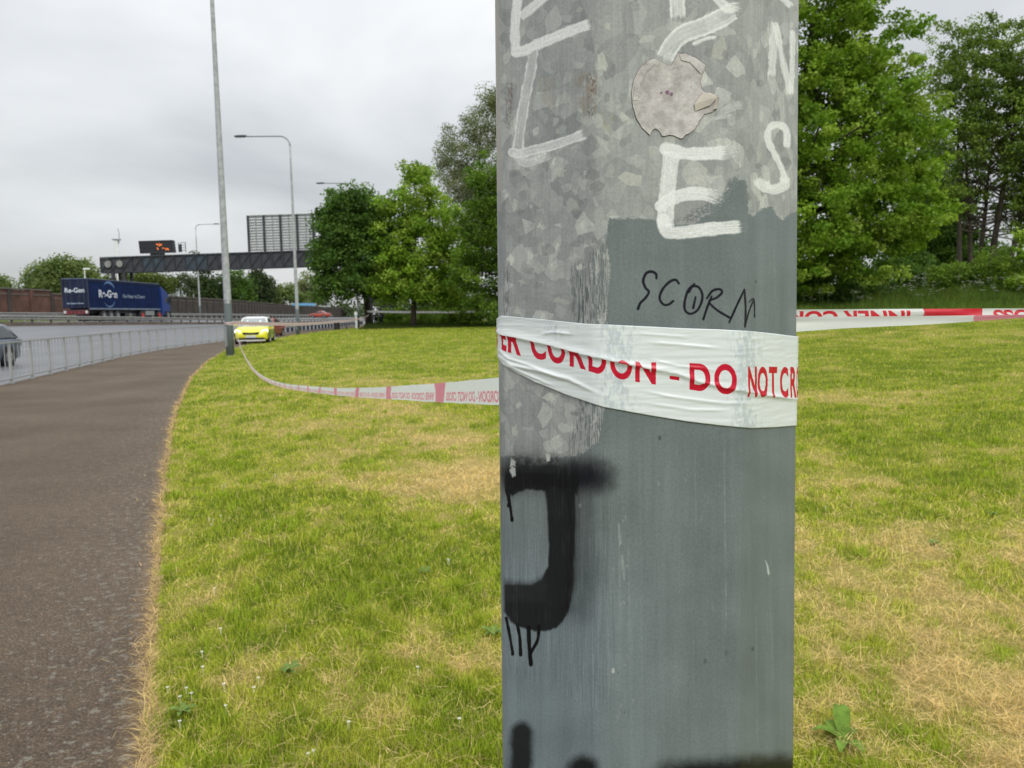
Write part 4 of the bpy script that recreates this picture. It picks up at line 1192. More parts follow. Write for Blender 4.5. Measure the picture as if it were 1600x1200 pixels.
def paint_pole():
    GREY = srgb(115, 124, 124); GREYB = srgb(126, 133, 136); WHITE = srgb(243, 246, 243)
    # worn brown and tan stains on bare zinc
    mod = lambda x, y: sm(.42, .62, fbm(x * .10, y * .045, 61, 4)) * (0.6 + .4 * fbm(x * .5, y * .3, 62, 2))
    poly([(841, 118), (878, 122), (878, 150), (860, 175), (842, 150)], srgb(158, 152, 142), .6, 6, 10, 2, mod=mod)
    mod2 = lambda x, y: sm(.35, .6, fbm(x * .16, y * .07, 64, 4))
    poly([(893, 113), (932, 112), (932, 182), (914, 182), (893, 160)], srgb(150, 140, 126), .65, 5, 8, 3, mod=mod2)
    mod3 = lambda x, y: sm(.52, .62, fbm(x * .7, y * .35, 65, 3))
    poly([(918, 112), (932, 112), (930, 182), (918, 180)], srgb(98, 82, 68), .7, 4, 6, 4, mod=mod3)
    poly([(790, 128), (802, 130), (800, 205), (792, 200)], srgb(120, 86, 72), .7, 3, 5, 5, mod=mod3)
    poly([(941, 170), (968, 188), (960, 206), (944, 206)], srgb(170, 166, 140), .5, 4, 8, 6, mod=mod2)
    # bright zinc crystals, angular, each with its own tone
    rs = random.Random(4)
    SPG = [(1122, 78, 46, 50), (1075, 270, 54, 44), (1020, 262, 14, 10), (986, 284, 42, 34), (900, 300, 12, 18), (918, 280, 20, 12), (893, 322, 20, 24), (872, 352, 16, 12), (846, 356, 10, 12), (803, 322, 12, 22), (830, 322, 7, 12), (876, 268, 22, 16), (915, 272, 8, 12),
           (1008, 58, 30, 22), (888, 28, 24, 18), (940, 100, 16, 34), (960, 168, 26, 24), (975, 182, 22, 16), (920, 190, 24, 18), (870, 190, 12, 18), (905, 15, 16, 12), (990, 248, 20, 10), (840, 415, 36, 26), (905, 418, 18, 14), (862, 420, 12, 10), (868, 468, 14, 20), (928, 382, 12, 8), (845, 330, 16, 10), (815, 440, 12, 16), (880, 470, 24, 14),
           (810, 632, 10, 12), (828, 605, 16, 8), (858, 620, 24, 16), (805, 672, 12, 24), (848, 676, 16, 24), (885, 668, 26, 16), (856, 640, 14, 10), (1140, 160, 16, 20), (1170, 60, 10, 26), (1190, 120, 10, 30), (1215, 160, 9, 34), (1205, 260, 12, 30), (1190, 310, 14, 18), (1225, 310, 8, 16), (1098, 110, 20, 18), (950, 40, 14, 16), (1130, 205, 26, 18), (960, 340, 22, 10), (820, 270, 14, 12), (836, 205, 14, 16)]
    for cx, cy, w_, h_ in SPG:
        k = rs.randint(5, 8); a0 = rs.random() * 6.28; P_ = []
        for i in range(k):
            a = a0 + 6.283 * i / k + rs.uniform(-.28, .28); q = rs.uniform(.55, 1.05) if rs.random() > .25 else rs.uniform(.3, .5)
            P_.append((cx + w_ * .58 * q * math.cos(a), cy + h_ * .55 * q * math.sin(a)))
        g = rs.uniform(182, 212); tone = srgb(g, g + rs.uniform(0, 3), g - rs.uniform(2, 10))
        fl = rs.uniform(.5, .92)
        poly(P_, tone, fl * .85, .8, 3.4, rs.randint(1, 90), ragx=.12, ragy=.12, mod=(lambda x, y, sd=rs.randint(0, 50): .78 + .44 * (fbm(x * .25, y * .12, sd, 3) - .3)))
    for _ in range(150):
        cx, cy = rs.uniform(785, 1240), rs.uniform(0, 330) if rs.random() < .6 else rs.uniform(330, 710)
        if cy > 330: cx = rs.uniform(792, 940)
        k = rs.randint(4, 7); a0 = rs.random() * 6.28; w_ = rs.uniform(8, 26); h_ = rs.uniform(8, 26)
        P_ = [(cx + w_ * rs.uniform(.3, .6) * math.cos(a0 + 6.283 * i / k), cy + h_ * rs.uniform(.3, .6) * math.sin(a0 + 6.283 * i / k)) for i in range(k)]
        g = rs.choice([rs.uniform(120, 136), rs.uniform(160, 176)]); poly(P_, srgb(g, g + 3, g + 1), rs.uniform(.3, .6), .8, 3, rs.randint(1, 90), ragx=.12, ragy=.12)
    # light tan line down the left corner of the column
    poly([(771, -5), (780, -5), (784, 330), (777, 330)], srgb(176, 170, 160), .8, 1.2, 2, 7)
    # ---- grey anti-graffiti paint
    top = [(951, 341), (990, 341), (1030, 344), (1038, 352), (1085, 350), (1100, 338), (1120, 330), (1141, 300), (1150, 284), (1158, 279), (1166, 283), (1168, 300), (1169, 332), (1176, 338), (1188, 328), (1205, 322), (1214, 336), (1222, 344), (1232, 336), (1244, 330)]
    main = top + [(1275, 320), (1275, 1300), (760, 1300), (760, 716), (800, 712), (850, 716), (905, 712), (935, 690), (944, 640), (950, 560), (948, 480), (954, 420), (948, 380)]
    poly(main, GREY, 1.0, .9, 5, 8, h=.6, rough=.5, ragx=.5, ragy=.5)
    # dry brush fringe left of the solid area
    fr = lambda x, y: sm(.47, .56, fbm(x * .75, y * .075, 71, 3) - .10 * sm(0, 1, (950 - x) / 45.0) )
    poly([(892, 420), (950, 372), (952, 720), (885, 720), (900, 640), (895, 520)], GREY, .95, 6, 10, 9, mod=fr, h=.3)
    poly([(900, 430), (925, 440), (925, 520), (893, 520)], srgb(92, 98, 100), .9, 6, 6, 10, mod=lambda x, y: sm(.42, .6, fbm(x * .6, y * .05, 72, 3)))
    poly([(787, 415), (796, 412), (794, 495), (786, 495)], srgb(96, 102, 106), .8, 3, 4, 11, mod=lambda x, y: sm(.4, .6, fbm(x * .8, y * .1, 73, 3)))
    # dry brush where grey crosses the E
    poly([(1060, 345), (1090, 325), (1128, 305), (1140, 282), (1152, 275), (1150, 345)], GREY, .95, 4, 6, 12, mod=lambda x, y: sm(.46, .54, fbm(x * .35, y * .55, 74, 3) + .16 * sm(1080, 1150, x)), h=.3)
    # left narrow face: pale bluish edge highlight put into the colour
    poly([(770, 300), (789, 300), (790, 1300), (770, 1300)], GREYB, .55, 3, 4, 13, mod=lambda x, y: .6 + .4 * fbm(x * .5, y * .02, 75, 3))
    # tonal drift of the paint: bluer and lighter low on the left
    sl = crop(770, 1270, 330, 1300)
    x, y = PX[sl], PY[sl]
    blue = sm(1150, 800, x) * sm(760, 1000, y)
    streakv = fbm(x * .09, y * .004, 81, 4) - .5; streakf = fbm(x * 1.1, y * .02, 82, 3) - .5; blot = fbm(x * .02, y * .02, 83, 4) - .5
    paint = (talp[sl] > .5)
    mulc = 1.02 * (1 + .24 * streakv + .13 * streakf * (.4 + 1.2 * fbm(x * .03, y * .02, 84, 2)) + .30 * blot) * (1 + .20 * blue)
    mulc = mulc * (1 + .12 * sm(1175, 1190, x) * sm(900, 300, y))  # edge highlight of the right face, brightened into the paint colour
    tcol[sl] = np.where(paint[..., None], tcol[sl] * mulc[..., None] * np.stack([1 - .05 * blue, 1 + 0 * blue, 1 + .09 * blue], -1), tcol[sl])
    thgt[sl] = thgt[sl] + .10 * streakf * paint
    # hairline pale runs
    for px0, y0, y1, a in ((1131, 672, 1010, .35), (1085, 672, 900, .16), (1180, 930, 1190, .2), (966, 800, 1000, .25), (981, 820, 1060, .3), (1205, 950, 1100, .25), (1208, 360, 500, .2), (1000, 690, 1190, .14), (925, 960, 1190, .18), (1060, 760, 1100, .1)):
        stroke([(px0, y0), (px0 + 2, (y0 + y1) / 2 - 20), (px0 + 4, y1)], 1.6, srgb(168, 176, 176), a, .9, .9, seed=int(px0) % 97, smooth=True, fade=(30, 60), h=.1)
    rf = random.Random(8)
    for _ in range(70):
        fx, fy = (rf.gauss(972, 9), rf.uniform(770, 1150)) if rf.random() < .55 else (rf.uniform(800, 1240), rf.uniform(360, 1190))
        L_ = rf.uniform(1.5, 7); stroke([(fx, fy), (fx + rf.uniform(-1, 1), fy + L_)], rf.uniform(.8, 1.7), srgb(*[rf.choice([178, 62, 150])] * 3), rf.uniform(.25, .6), .5, .9, smooth=False, h=-.2, seed=rf.randint(1, 90))
    for _ in range(26):
        fx, fy = rf.uniform(790, 1230), rf.uniform(20, 1150); a_ = rf.uniform(-1.2, 1.2); L_ = rf.uniform(10, 45)
        stroke([(fx, fy), (fx + L_ * math.sin(a_), fy + L_ * math.cos(a_))], .8, srgb(*[rf.choice([70, 165])] * 3), rf.uniform(.12, .35), .7, .7, smooth=False, seed=rf.randint(1, 90))
    for cx, cy, r_, c_, a in ((1031, 684, 3, (50, 55, 56), .8), (1176, 1014, 3, (60, 66, 70), .7), (1102, 1033, 3.5, (72, 80, 86), .6), (1135, 1020, 4, (80, 90, 98), .5), (958, 1048, 3.4, (196, 200, 196), .8), (1038, 1044, 2.4, (130, 138, 150), .5), (906, 790, 2.6, (190, 192, 188), .8), (1181, 440, 2.5, (60, 66, 68), .6)):
        stroke([(cx, cy - r_ * .5), (cx, cy + r_ * .5)], r_ * 1.5, srgb(*c_), a, .1, 1.4, smooth=False, h=.4)
    stroke([(1196, 876), (1199, 884), (1201, 897)], 2, srgb(215, 220, 218), .8, .3)
    stroke([(967, 820), (969, 850)], 4, srgb(170, 178, 176), .5, .9, seed=5); stroke([(972, 870), (975, 905)], 4, srgb(170, 178, 176), .45, .9, seed=6)
    # ---- white brush letters
    def wb(pts, w, alpha=.95, streak=.3, fade=(3, 7), **k): stroke(pts, w * 1.06, WHITE, alpha, streak * 1.25, 1.5, fade=fade, wob=1.3, **k)
    wb([(810, -12), (805.5, 30), (804.5, 55), (806.5, 82)], 14, .92, .22, seed=1)
    wb([(806, 82), (820, 79), (835, 71.5), (870, 57), (900, 45), (925, 36.5)], 15, .95, .22, seed=2, fade=(0, 9))
    wb([(812, 28), (828, 15), (848, -2), (860, -12)], 13, .85, .3, seed=3)
    wb([(833, 76), (829.5, 110), (821, 150), (813.5, 195), (809, 236)], 15, .62, .45, load=.6, seed=4)
    wb([(801, 238), (812, 240), (835, 234), (857, 229), (885, 220), (917, 208)], 14, .85, .35, load=.4, seed=5, fade=(0, 10))
    wb([(809, 243), (824, 252), (845, 245), (866, 235)], 17, .55, .55, seed=6, fade=(0, 22))
    wb([(1058, -12), (1058.5, 10), (1059.5, 32)], 22, .85, .38, load=.3, seed=7, fade=(0, 9))
    wb([(1110, -14), (1124, 1), (1136, 12), (1150, 11), (1160, 10)], 14, .85, .4, seed=8, fade=(0, 16))
    wb([(1146, 16), (1128, 28), (1098, 42), (1068, 53), (1050, 70), (1037, 94)], 27, .74, .42, load=.5, seed=9)
    wb([(1085, 68), (1104, 60), (1122, 58)], 6, .8, .4, seed=10, fade=(0, 6))
    wb([(1118, 180), (1138, 170), (1162, 162)], 12, .42, .8, seed=11, fade=(10, 6)); wb([(1114, 186), (1128, 183), (1145, 180)], 5, .4, .8, seed=12)
    wb([(1210.5, 33), (1208, 75), (1205.5, 122)], 11.5, .72, .4, seed=13); wb([(1212, 38), (1222, 90), (1235.5, 150)], 8.5, .75, .35, seed=14)
    wb([(1238, 46), (1238, 95), (1236, 150)], 8, .78, .35, seed=15); wb([(1220, -4), (1230, 4), (1239, 13)], 9, .8, .35, seed=16)
    wb([(1229, 232), (1230, 212), (1226, 200), (1216, 194.5), (1205, 198), (1199.5, 208), (1201, 222), (1210, 240), (1220, 260), (1225.5, 278), (1225, 290)], 9.5, .88, .25, seed=17)
    wb([(1226, 276), (1225, 289), (1210, 296), (1197, 293), (1186, 285), (1181, 276)], 15, .85, .3, seed=18)
    wb([(1041, 233), (1050, 235), (1070, 240), (1105, 240), (1139, 238)], 19, .93, .25, seed=19, fade=(0, 14))
    wb([(1128, 240), (1142, 238), (1162, 236)], 19, .30, .8, seed=20, fade=(0, 20))
    wb([(1050, 238), (1046, 270), (1042, 310), (1040, 345), (1041, 360)], 24, .84, .38, seed=21)
    wb([(1032, 322), (1046, 312), (1070, 304), (1098, 303), (1132, 312)], 19, .92, .3, seed=22, fade=(0, 30))
    wb([(1036, 345), (1042, 361), (1056, 364), (1078, 362), (1110, 358), (1160, 354)], 19, .93, .28, seed=23, fade=(0, 7))
    # ---- black aerosol
    BLK = srgb(13, 15, 17)
    def spray(pts, w, soft, alpha=1.0, seed=0, c=BLK):
        P = smooth_line(pts); m = w / 2 + soft * 2 + 4
        sl = crop(P[:, 0].min() - m, P[:, 0].max() + m, P[:, 1].min() - m, P[:, 1].max() + m)
        if sl is None: return
        d, sd, t, L = line_field(sl, P); n = fbm(PX[sl] * .05, PY[sl] * .05, seed, 3) - .5
        a = 1 - sm(-soft * .6, soft * 1.3, d - w / 2 + n * soft * .7)
        grain = fbm(PX[sl] * .9, PY[sl] * .9, seed + 4, 2)
        a = np.where(a < .85, a * (0.7 + .6 * grain), a)
        lay(sl, a * alpha * (.97 + .03 * grain), c, .1, .42)
    lf = crop(740, 830, 690, 1000)
    spray([(806, 744), (860, 742), (900, 744), (912, 744)], 30, 24, .93, 31); spray([(905, 744), (925, 745), (938, 746)], 30, 19, .86, 47, c=srgb(17, 19, 28)); spray([(800, 752), (850, 750), (895, 752)], 16, 5, .95, 48)
    spray([(806, 738), (850, 737), (880, 742)], 26, 18, .75, 32)
    # crisp lower edge of bar and the down stroke
    poly([(789, 738), (850, 740), (905, 745), (902, 775), (896, 766), (880, 764), (858, 762), (850, 767), (822, 765), (808, 770), (800, 775), (789, 762)], BLK, .97, 2.0, 3, 33)
    poly([(850, 760), (898, 764), (899, 800), (898, 860), (897, 905), (893, 940), (886, 962), (872, 980), (855, 987), (830, 985), (812, 980), (798, 972), (788, 955), (788, 912), (800, 914), (830, 914), (846, 906), (856, 884), (857, 850), (855, 800), (852, 775)], BLK, .96, 2.2, 3, 34)
    spray([(893, 775), (897, 830), (894, 900), (885, 950)], 10, 8, .5, 35)
    poly([(789, 905), (800, 908), (830, 910), (850, 900), (855, 915), (850, 940), (790, 940)], srgb(40, 44, 46), .75, 7, 4, 36)
    spray([(908, 785), (912, 850), (912, 920), (903, 955)], 16, 22, .42, 37)
    # zinc showing through the bar
    poly([(798, 716), (806, 722), (805, 742), (800, 748), (797, 735)], srgb(180, 185, 182), .9, 1, 5, 38, mod=lambda x, y: sm(.42, .5, fbm(x * .3, y * .2, 39, 3)))
    poly([(852, 708), (860, 710), (860, 720), (854, 722)], srgb(200, 202, 196), .9, 1, 2, 40)
    poly([(798, 690), (815, 700), (838, 690), (852, 712), (864, 706), (880, 716), (870, 724), (800, 726)], srgb(140, 143, 140), .30, 4, 8, 41, mod=lambda x, y: sm(.4, .6, fbm(x * .12, y * .1, 42, 3)))
    for pts, w in ((((791, 765), (796, 785), (800, 812)), 4.5), (((797, 765), (796, 780), (794, 790)), 3), (((791, 966), (796, 990), (801, 1021)), 4.5), (((808, 975), (812, 995), (813.5, 1022)), 5), (((826, 980), (827, 1010), (829.5, 1037)), 6), (((842, 978), (840, 1000), (829, 1020)), 5)):
        stroke(pts, w, BLK, 1.0, .02, .8, h=.5, rough=.3, wob=.5, seed=int(w * 10)); px_, py_ = pts[-1]
        stroke([(px_, py_ - 3), (px_, py_ + 1)], w + 1.2, BLK, 1, .02, .8, smooth=False, h=.6, rough=.3)
    spray([(815, 1146), (814, 1190), (813, 1290)], 28, 8, .95, 43); spray([(911, 1204), (912, 1290)], 42, 11, .97, 44)
    spray([(1045, 1224), (1150, 1216), (1245, 1212)], 52, 15, .97, 45)
    # vertical grain of brush marks over the aerosol
    sl = crop(785, 960, 700, 1040); g = fbm(PX[sl] * 1.1, PY[sl] * .02, 46, 2); g2 = sm(.62, .75, fbm(PX[sl] * 1.6, PY[sl] * .03, 49, 2)) * sm(.45, .6, fbm(PX[sl] * .04, PY[sl] * .02, 50, 2))
    tcol[sl] = tcol[sl] * (1 + .5 * (g - .5))[..., None] + (.018 * g2)[..., None]
    # ---- marker word
    Q = lambda pts: [(760 + x / 3.2, 350 + y / 3.2) for x, y in pts]
    MK = srgb(8, 9, 24)
    for pts, w in (([(850, 272), (848, 250), (825, 238), (798, 248), (784, 285), (795, 318), (812, 340), (795, 370), (770, 395), (758, 425)], 3.0),
                   ([(963, 298), (945, 279), (915, 290), (882, 325), (866, 370), (885, 402), (912, 402), (934, 385)], 2.8),
                   ([(1040, 300), (1010, 330), (992, 385), (993, 430), (1018, 449), (1052, 434), (1075, 392), (1079, 350), (1060, 316), (1032, 312), (1012, 340)], 2.7), ([(1046, 365), (1034, 420)], 2.5),
                   ([(1126, 362), (1103, 420), (1085, 476)], 2.6), ([(1102, 372), (1130, 335), (1165, 326), (1178, 342), (1152, 368), (1114, 388), (1150, 428), (1215, 468)], 2.6),
                   ([(1214, 492), (1250, 412), (1290, 328)], 2.4), ([(1290, 328), (1296, 420), (1293, 514)], 2.4), ([(1293, 514), (1312, 440), (1336, 380)], 1.8), ([(1312, 392), (1337, 377), (1341, 464)], 1.6)):
        stroke(Q(pts), w * 1.35, MK, 1.0, .03, .6, h=.0, rough=.35, wob=.35, smooth=len(pts) > 2)
paint_pole()
def make_image(name, arr, noncolor=False):
    h, w, c = arr.shape
    im = bpy.data.images.new(name, w, h, alpha=True, float_buffer=False)
    if noncolor: im.colorspace_settings.name = 'Non-Color'
    a = np.ones((h, w, 4), np.float32); a[..., :c] = np.clip(arr, 0, 1)
    im.alpha_mode = 'CHANNEL_PACKED'
    im.pixels.foreach_set(a.ravel()); im.update(); im.pack()
    return im
def lin2s(a):
    a = np.clip(a, 0, 1); return np.where(a <= .0031308, a * 12.92, 1.055 * a ** (1 / 2.4) - .055)
ALB = 0.84   # painted values are noted as seen; the albedo is a little below that
im_col = make_image('pole_paint', lin2s(tcol * ALB))
im_dat = make_image('pole_paint_data', np.stack([talp, np.clip(thgt * .4 + .2, 0, 1), trgh], -1), True)

def column_mat():
    m, nt, b = new_mat('spangled zinc with paint')
    uv = N(nt, 'ShaderNodeUVMap'); uv.uv_map = 'UVMap'
    met = N(nt, 'ShaderNodeUVMap'); met.uv_map = 'metres'
    nd = N(nt, 'ShaderNodeTexNoise', i_Scale=55.0, i_Detail=3.0); nt.links.new(met.outputs[0], nd.inputs['Vector'])
    dist = N(nt, 'ShaderNodeVectorMath', operation='MULTIPLY_ADD'); dist.inputs[1].default_value = (.009, .009, 0)
    nt.links.new(nd.outputs['Color'], dist.inputs[0]); nt.links.new(met.outputs[0], dist.inputs[2])
    def vor(scale):
        v = N(nt, 'ShaderNodeTexVoronoi', i_Scale=scale, voronoi_dimensions='2D'); nt.links.new(dist.outputs[0], v.inputs['Vector'])
        s_ = N(nt, 'ShaderNodeSeparateColor'); nt.links.new(v.outputs['Color'], s_.inputs[0]); return s_
    def ramp(src, stops):
        r = N(nt, 'ShaderNodeValToRGB'); cr = r.color_ramp; cr.interpolation = 'LINEAR'
        cr.elements[0].position, cr.elements[0].color = stops[0][0], (*stops[0][1], 1)
        cr.elements[1].position, cr.elements[1].color = stops[-1][0], (*stops[-1][1], 1)
        for p, c in stops[1:-1]: cr.elements.new(p).color = (*c, 1)
        nt.links.new(src, r.inputs[0]); return r
    v1 = vor(64); v2 = vor(125)
    s1 = ramp(v1.outputs[0], [(0, (.235, .25, .246)), (.5, (.30, .315, .305)), (.86, (.345, .358, .342)), (.88, (.40, .415, .395)), (1, (.48, .49, .46))])
    s2 = ramp(v2.outputs[1], [(0, (.9, .9, .91)), (.6, (1, 1, 1)), (.84, (1.03, 1.03, 1.02)), (.88, (1.18, 1.18, 1.15)), (1, (1.3, 1.3, 1.24))])
    x = N(nt, 'ShaderNodeMix', data_type='RGBA', blend_type='MULTIPLY'); x.inputs[0].default_value = 1.0
    nt.links.new(s1.outputs[0], x.inputs[6]); nt.links.new(s2.outputs[0], x.inputs[7])
    # weathering: dull film hides part of the spangle, vertical streaks
    nw = N(nt, 'ShaderNodeTexNoise', i_Scale=14.0, i_Detail=6.0, i_Roughness=.65); nt.links.new(met.outputs[0], nw.inputs['Vector'])
    fr = ramp(nw.outputs[0], [(.42, (.45, .45, .45)), (.58, (.05, .05, .05))])
    y = N(nt, 'ShaderNodeMix', data_type='RGBA'); nt.links.new(fr.outputs[0], y.inputs[0]); nt.links.new(x.outputs[2], y.inputs[6]); y.inputs[7].default_value = (.315, .328, .317, 1)
    mps = N(nt, 'ShaderNodeMapping'); mps.inputs['Scale'].default_value = (260, 14, 1); nt.links.new(met.outputs[0], mps.inputs[0])
    ns = N(nt, 'ShaderNodeTexNoise', i_Scale=1.0, i_Detail=4.0, i_Roughness=.7); nt.links.new(mps.outputs[0], ns.inputs['Vector'])
    nf = N(nt, 'ShaderNodeTexNoise', i_Scale=420.0, i_Detail=3.0, i_Roughness=.7); nt.links.new(met.outputs[0], nf.inputs['Vector'])
    mr = N(nt, 'ShaderNodeMapRange', i_1=.3, i_2=.7, i_3=.88, i_4=1.10); nt.links.new(ns.outputs[0], mr.inputs[0])
    mr2 = N(nt, 'ShaderNodeMapRange', i_1=.3, i_2=.7, i_3=.88, i_4=1.12); nt.links.new(nf.outputs[0], mr2.inputs[0])
    mm = N(nt, 'ShaderNodeMath', operation='MULTIPLY'); nt.links.new(mr.outputs[0], mm.inputs[0]); nt.links.new(mr2.outputs[0], mm.inputs[1])
    zc = N(nt, 'ShaderNodeVectorMath', operation='SCALE'); nt.links.new(y.outputs[2], zc.inputs[0]); nt.links.new(mm.outputs[0], zc.inputs['Scale'])
    # paint below / around the drawn region, on every face
    sp = N(nt, 'ShaderNodeSeparateXYZ'); nt.links.new(met.outputs[0], sp.inputs[0])
    wl = N(nt, 'ShaderNodeMath', operation='MULTIPLY_ADD', i_1=.25); nt.links.new(ns.outputs[0], wl.inputs[0]); nt.links.new(sp.outputs[1], wl.inputs[2])
    low = N(nt, 'ShaderNodeMath', operation='LESS_THAN', i_1=1.19); nt.links.new(wl.outputs[0], low.inputs[0])
    pl = N(nt, 'ShaderNodeMix', data_type='RGBA'); nt.links.new(low.outputs[0], pl.inputs[0]); nt.links.new(zc.outputs[0], pl.inputs[6])
    pl.inputs[7].default_value = (.135, .165, .167, 1)
    ti = N(nt, 'ShaderNodeTexImage', image=im_col, extension='CLIP', interpolation='Cubic'); nt.links.new(uv.outputs[0], ti.inputs[0])
    td = N(nt, 'ShaderNodeTexImage', image=im_dat, extension='CLIP', interpolation='Linear'); nt.links.new(uv.outputs[0], td.inputs[0])
    sd = N(nt, 'ShaderNodeSeparateColor'); nt.links.new(td.outputs[0], sd.inputs[0])
    pf = N(nt, 'ShaderNodeVectorMath', operation='SCALE'); nt.links.new(ti.outputs[0], pf.inputs[0]); nt.links.new(mr2.outputs[0], pf.inputs['Scale'])
    fin = N(nt, 'ShaderNodeMix', data_type='RGBA'); nt.links.new(sd.outputs[0], fin.inputs[0]); nt.links.new(pl.outputs[2], fin.inputs[6]); nt.links.new(pf.outputs[0], fin.inputs[7])
    nt.links.new(fin.outputs[2], b.inputs['Base Color'])
    rr = N(nt, 'ShaderNodeMix', data_type='FLOAT'); nt.links.new(sd.outputs[0], rr.inputs[0]); rr.inputs[2].default_value = .48; nt.links.new(sd.outputs[2], rr.inputs[3])
    nt.links.new(rr.outputs[0], b.inputs['Roughness']); b.inputs['Specular IOR Level'].default_value = .22
    hs = N(nt, 'ShaderNodeMath', operation='MULTIPLY_ADD', i_1=.12); nt.links.new(nf.outputs[0], hs.inputs[0]); nt.links.new(sd.outputs[1], hs.inputs[2])
    bp = N(nt, 'ShaderNodeBump', i_Strength=.55, i_Distance=.0009); nt.links.new(hs.outputs[0], bp.inputs['Height']); nt.links.new(bp.outputs[0], b.inputs['Normal'])
    return m
M['column'] = column_mat()

def build_column():
    root = empty('lamp_post', (PC[0], PC[1], 0), 0, 'huge close-up octagonal steel lamp column with white brush letters, black spray and a torn sticker', 'street lamp')
    dp = dense_profile(.012); n = len(dp)
    cum = np.concatenate([[0], np.cumsum(np.linalg.norm(np.diff(np.vstack([dp, dp[:1]]), axis=0), axis=1))])
    cum *= PERIM / cum[-1]
    # start the seam on the side away from the camera
    zs = np.concatenate([np.linspace(-.05, 1.0, 8), np.linspace(1.05, 1.8, 24), np.linspace(1.9, HT - .75, 40)])
    start = int(np.argmin(np.abs(cum[:-1] - ((S_L - .02) % PERIM))))
    idx = [(start + i) % n for i in range(n + 1)]
    sarc = np.array([cum[(start + i) % n] + (PERIM if start + i >= n else 0) for i in range(n + 1)])
    sarc[-1] = sarc[0] + PERIM
    V = []; UV = []; MT = []
    for z in zs:
        k = max(rscale(z), .38)
        for j, i in enumerate(idx):
            x, y = dp[i] * k
            V.append((x * PER[0] + y * PET[0], x * PER[1] + y * PET[1], z))
            s = sarc[j]; sr = s if s >= S_L - .03 else s + PERIM
            UV.append(((s - S_L) / (S_R - S_L), (z - Z0) / (Z1 - Z0))); MT.append((s, z))
    m_ = n + 1; i = np.arange(len(zs) * m_).reshape(len(zs), m_)
    F = np.stack([i[:-1, :-1], i[:-1, 1:], i[1:, 1:], i[1:, :-1]], -1).reshape(-1, 4)
    me = np_mesh('column', V, F, True, uvs=UV)
    l = me.uv_layers.new(name='metres'); l.data.foreach_set('uv', np.asarray(MT, np.float32)[F.ravel()].ravel())
    o = link('column', me, M['column'], root)
    MB().tube([(0, 0, -.02), (0, 0, .05)], .21, 16).build('base_collar', M['kerb'], root)
    lamp_arm(root, HT, 3.3)
    # access door round the back of the column
    b_ = -Vector((PET[0], PET[1], 0)) * .142
    MB().box((b_.x, b_.y, .8), (.12, .02, .6), math.atan2(-PET[1], -PET[0]) + math.pi / 2).build('access_door', M['steel'], root)
    return root
COLUMN = build_column()

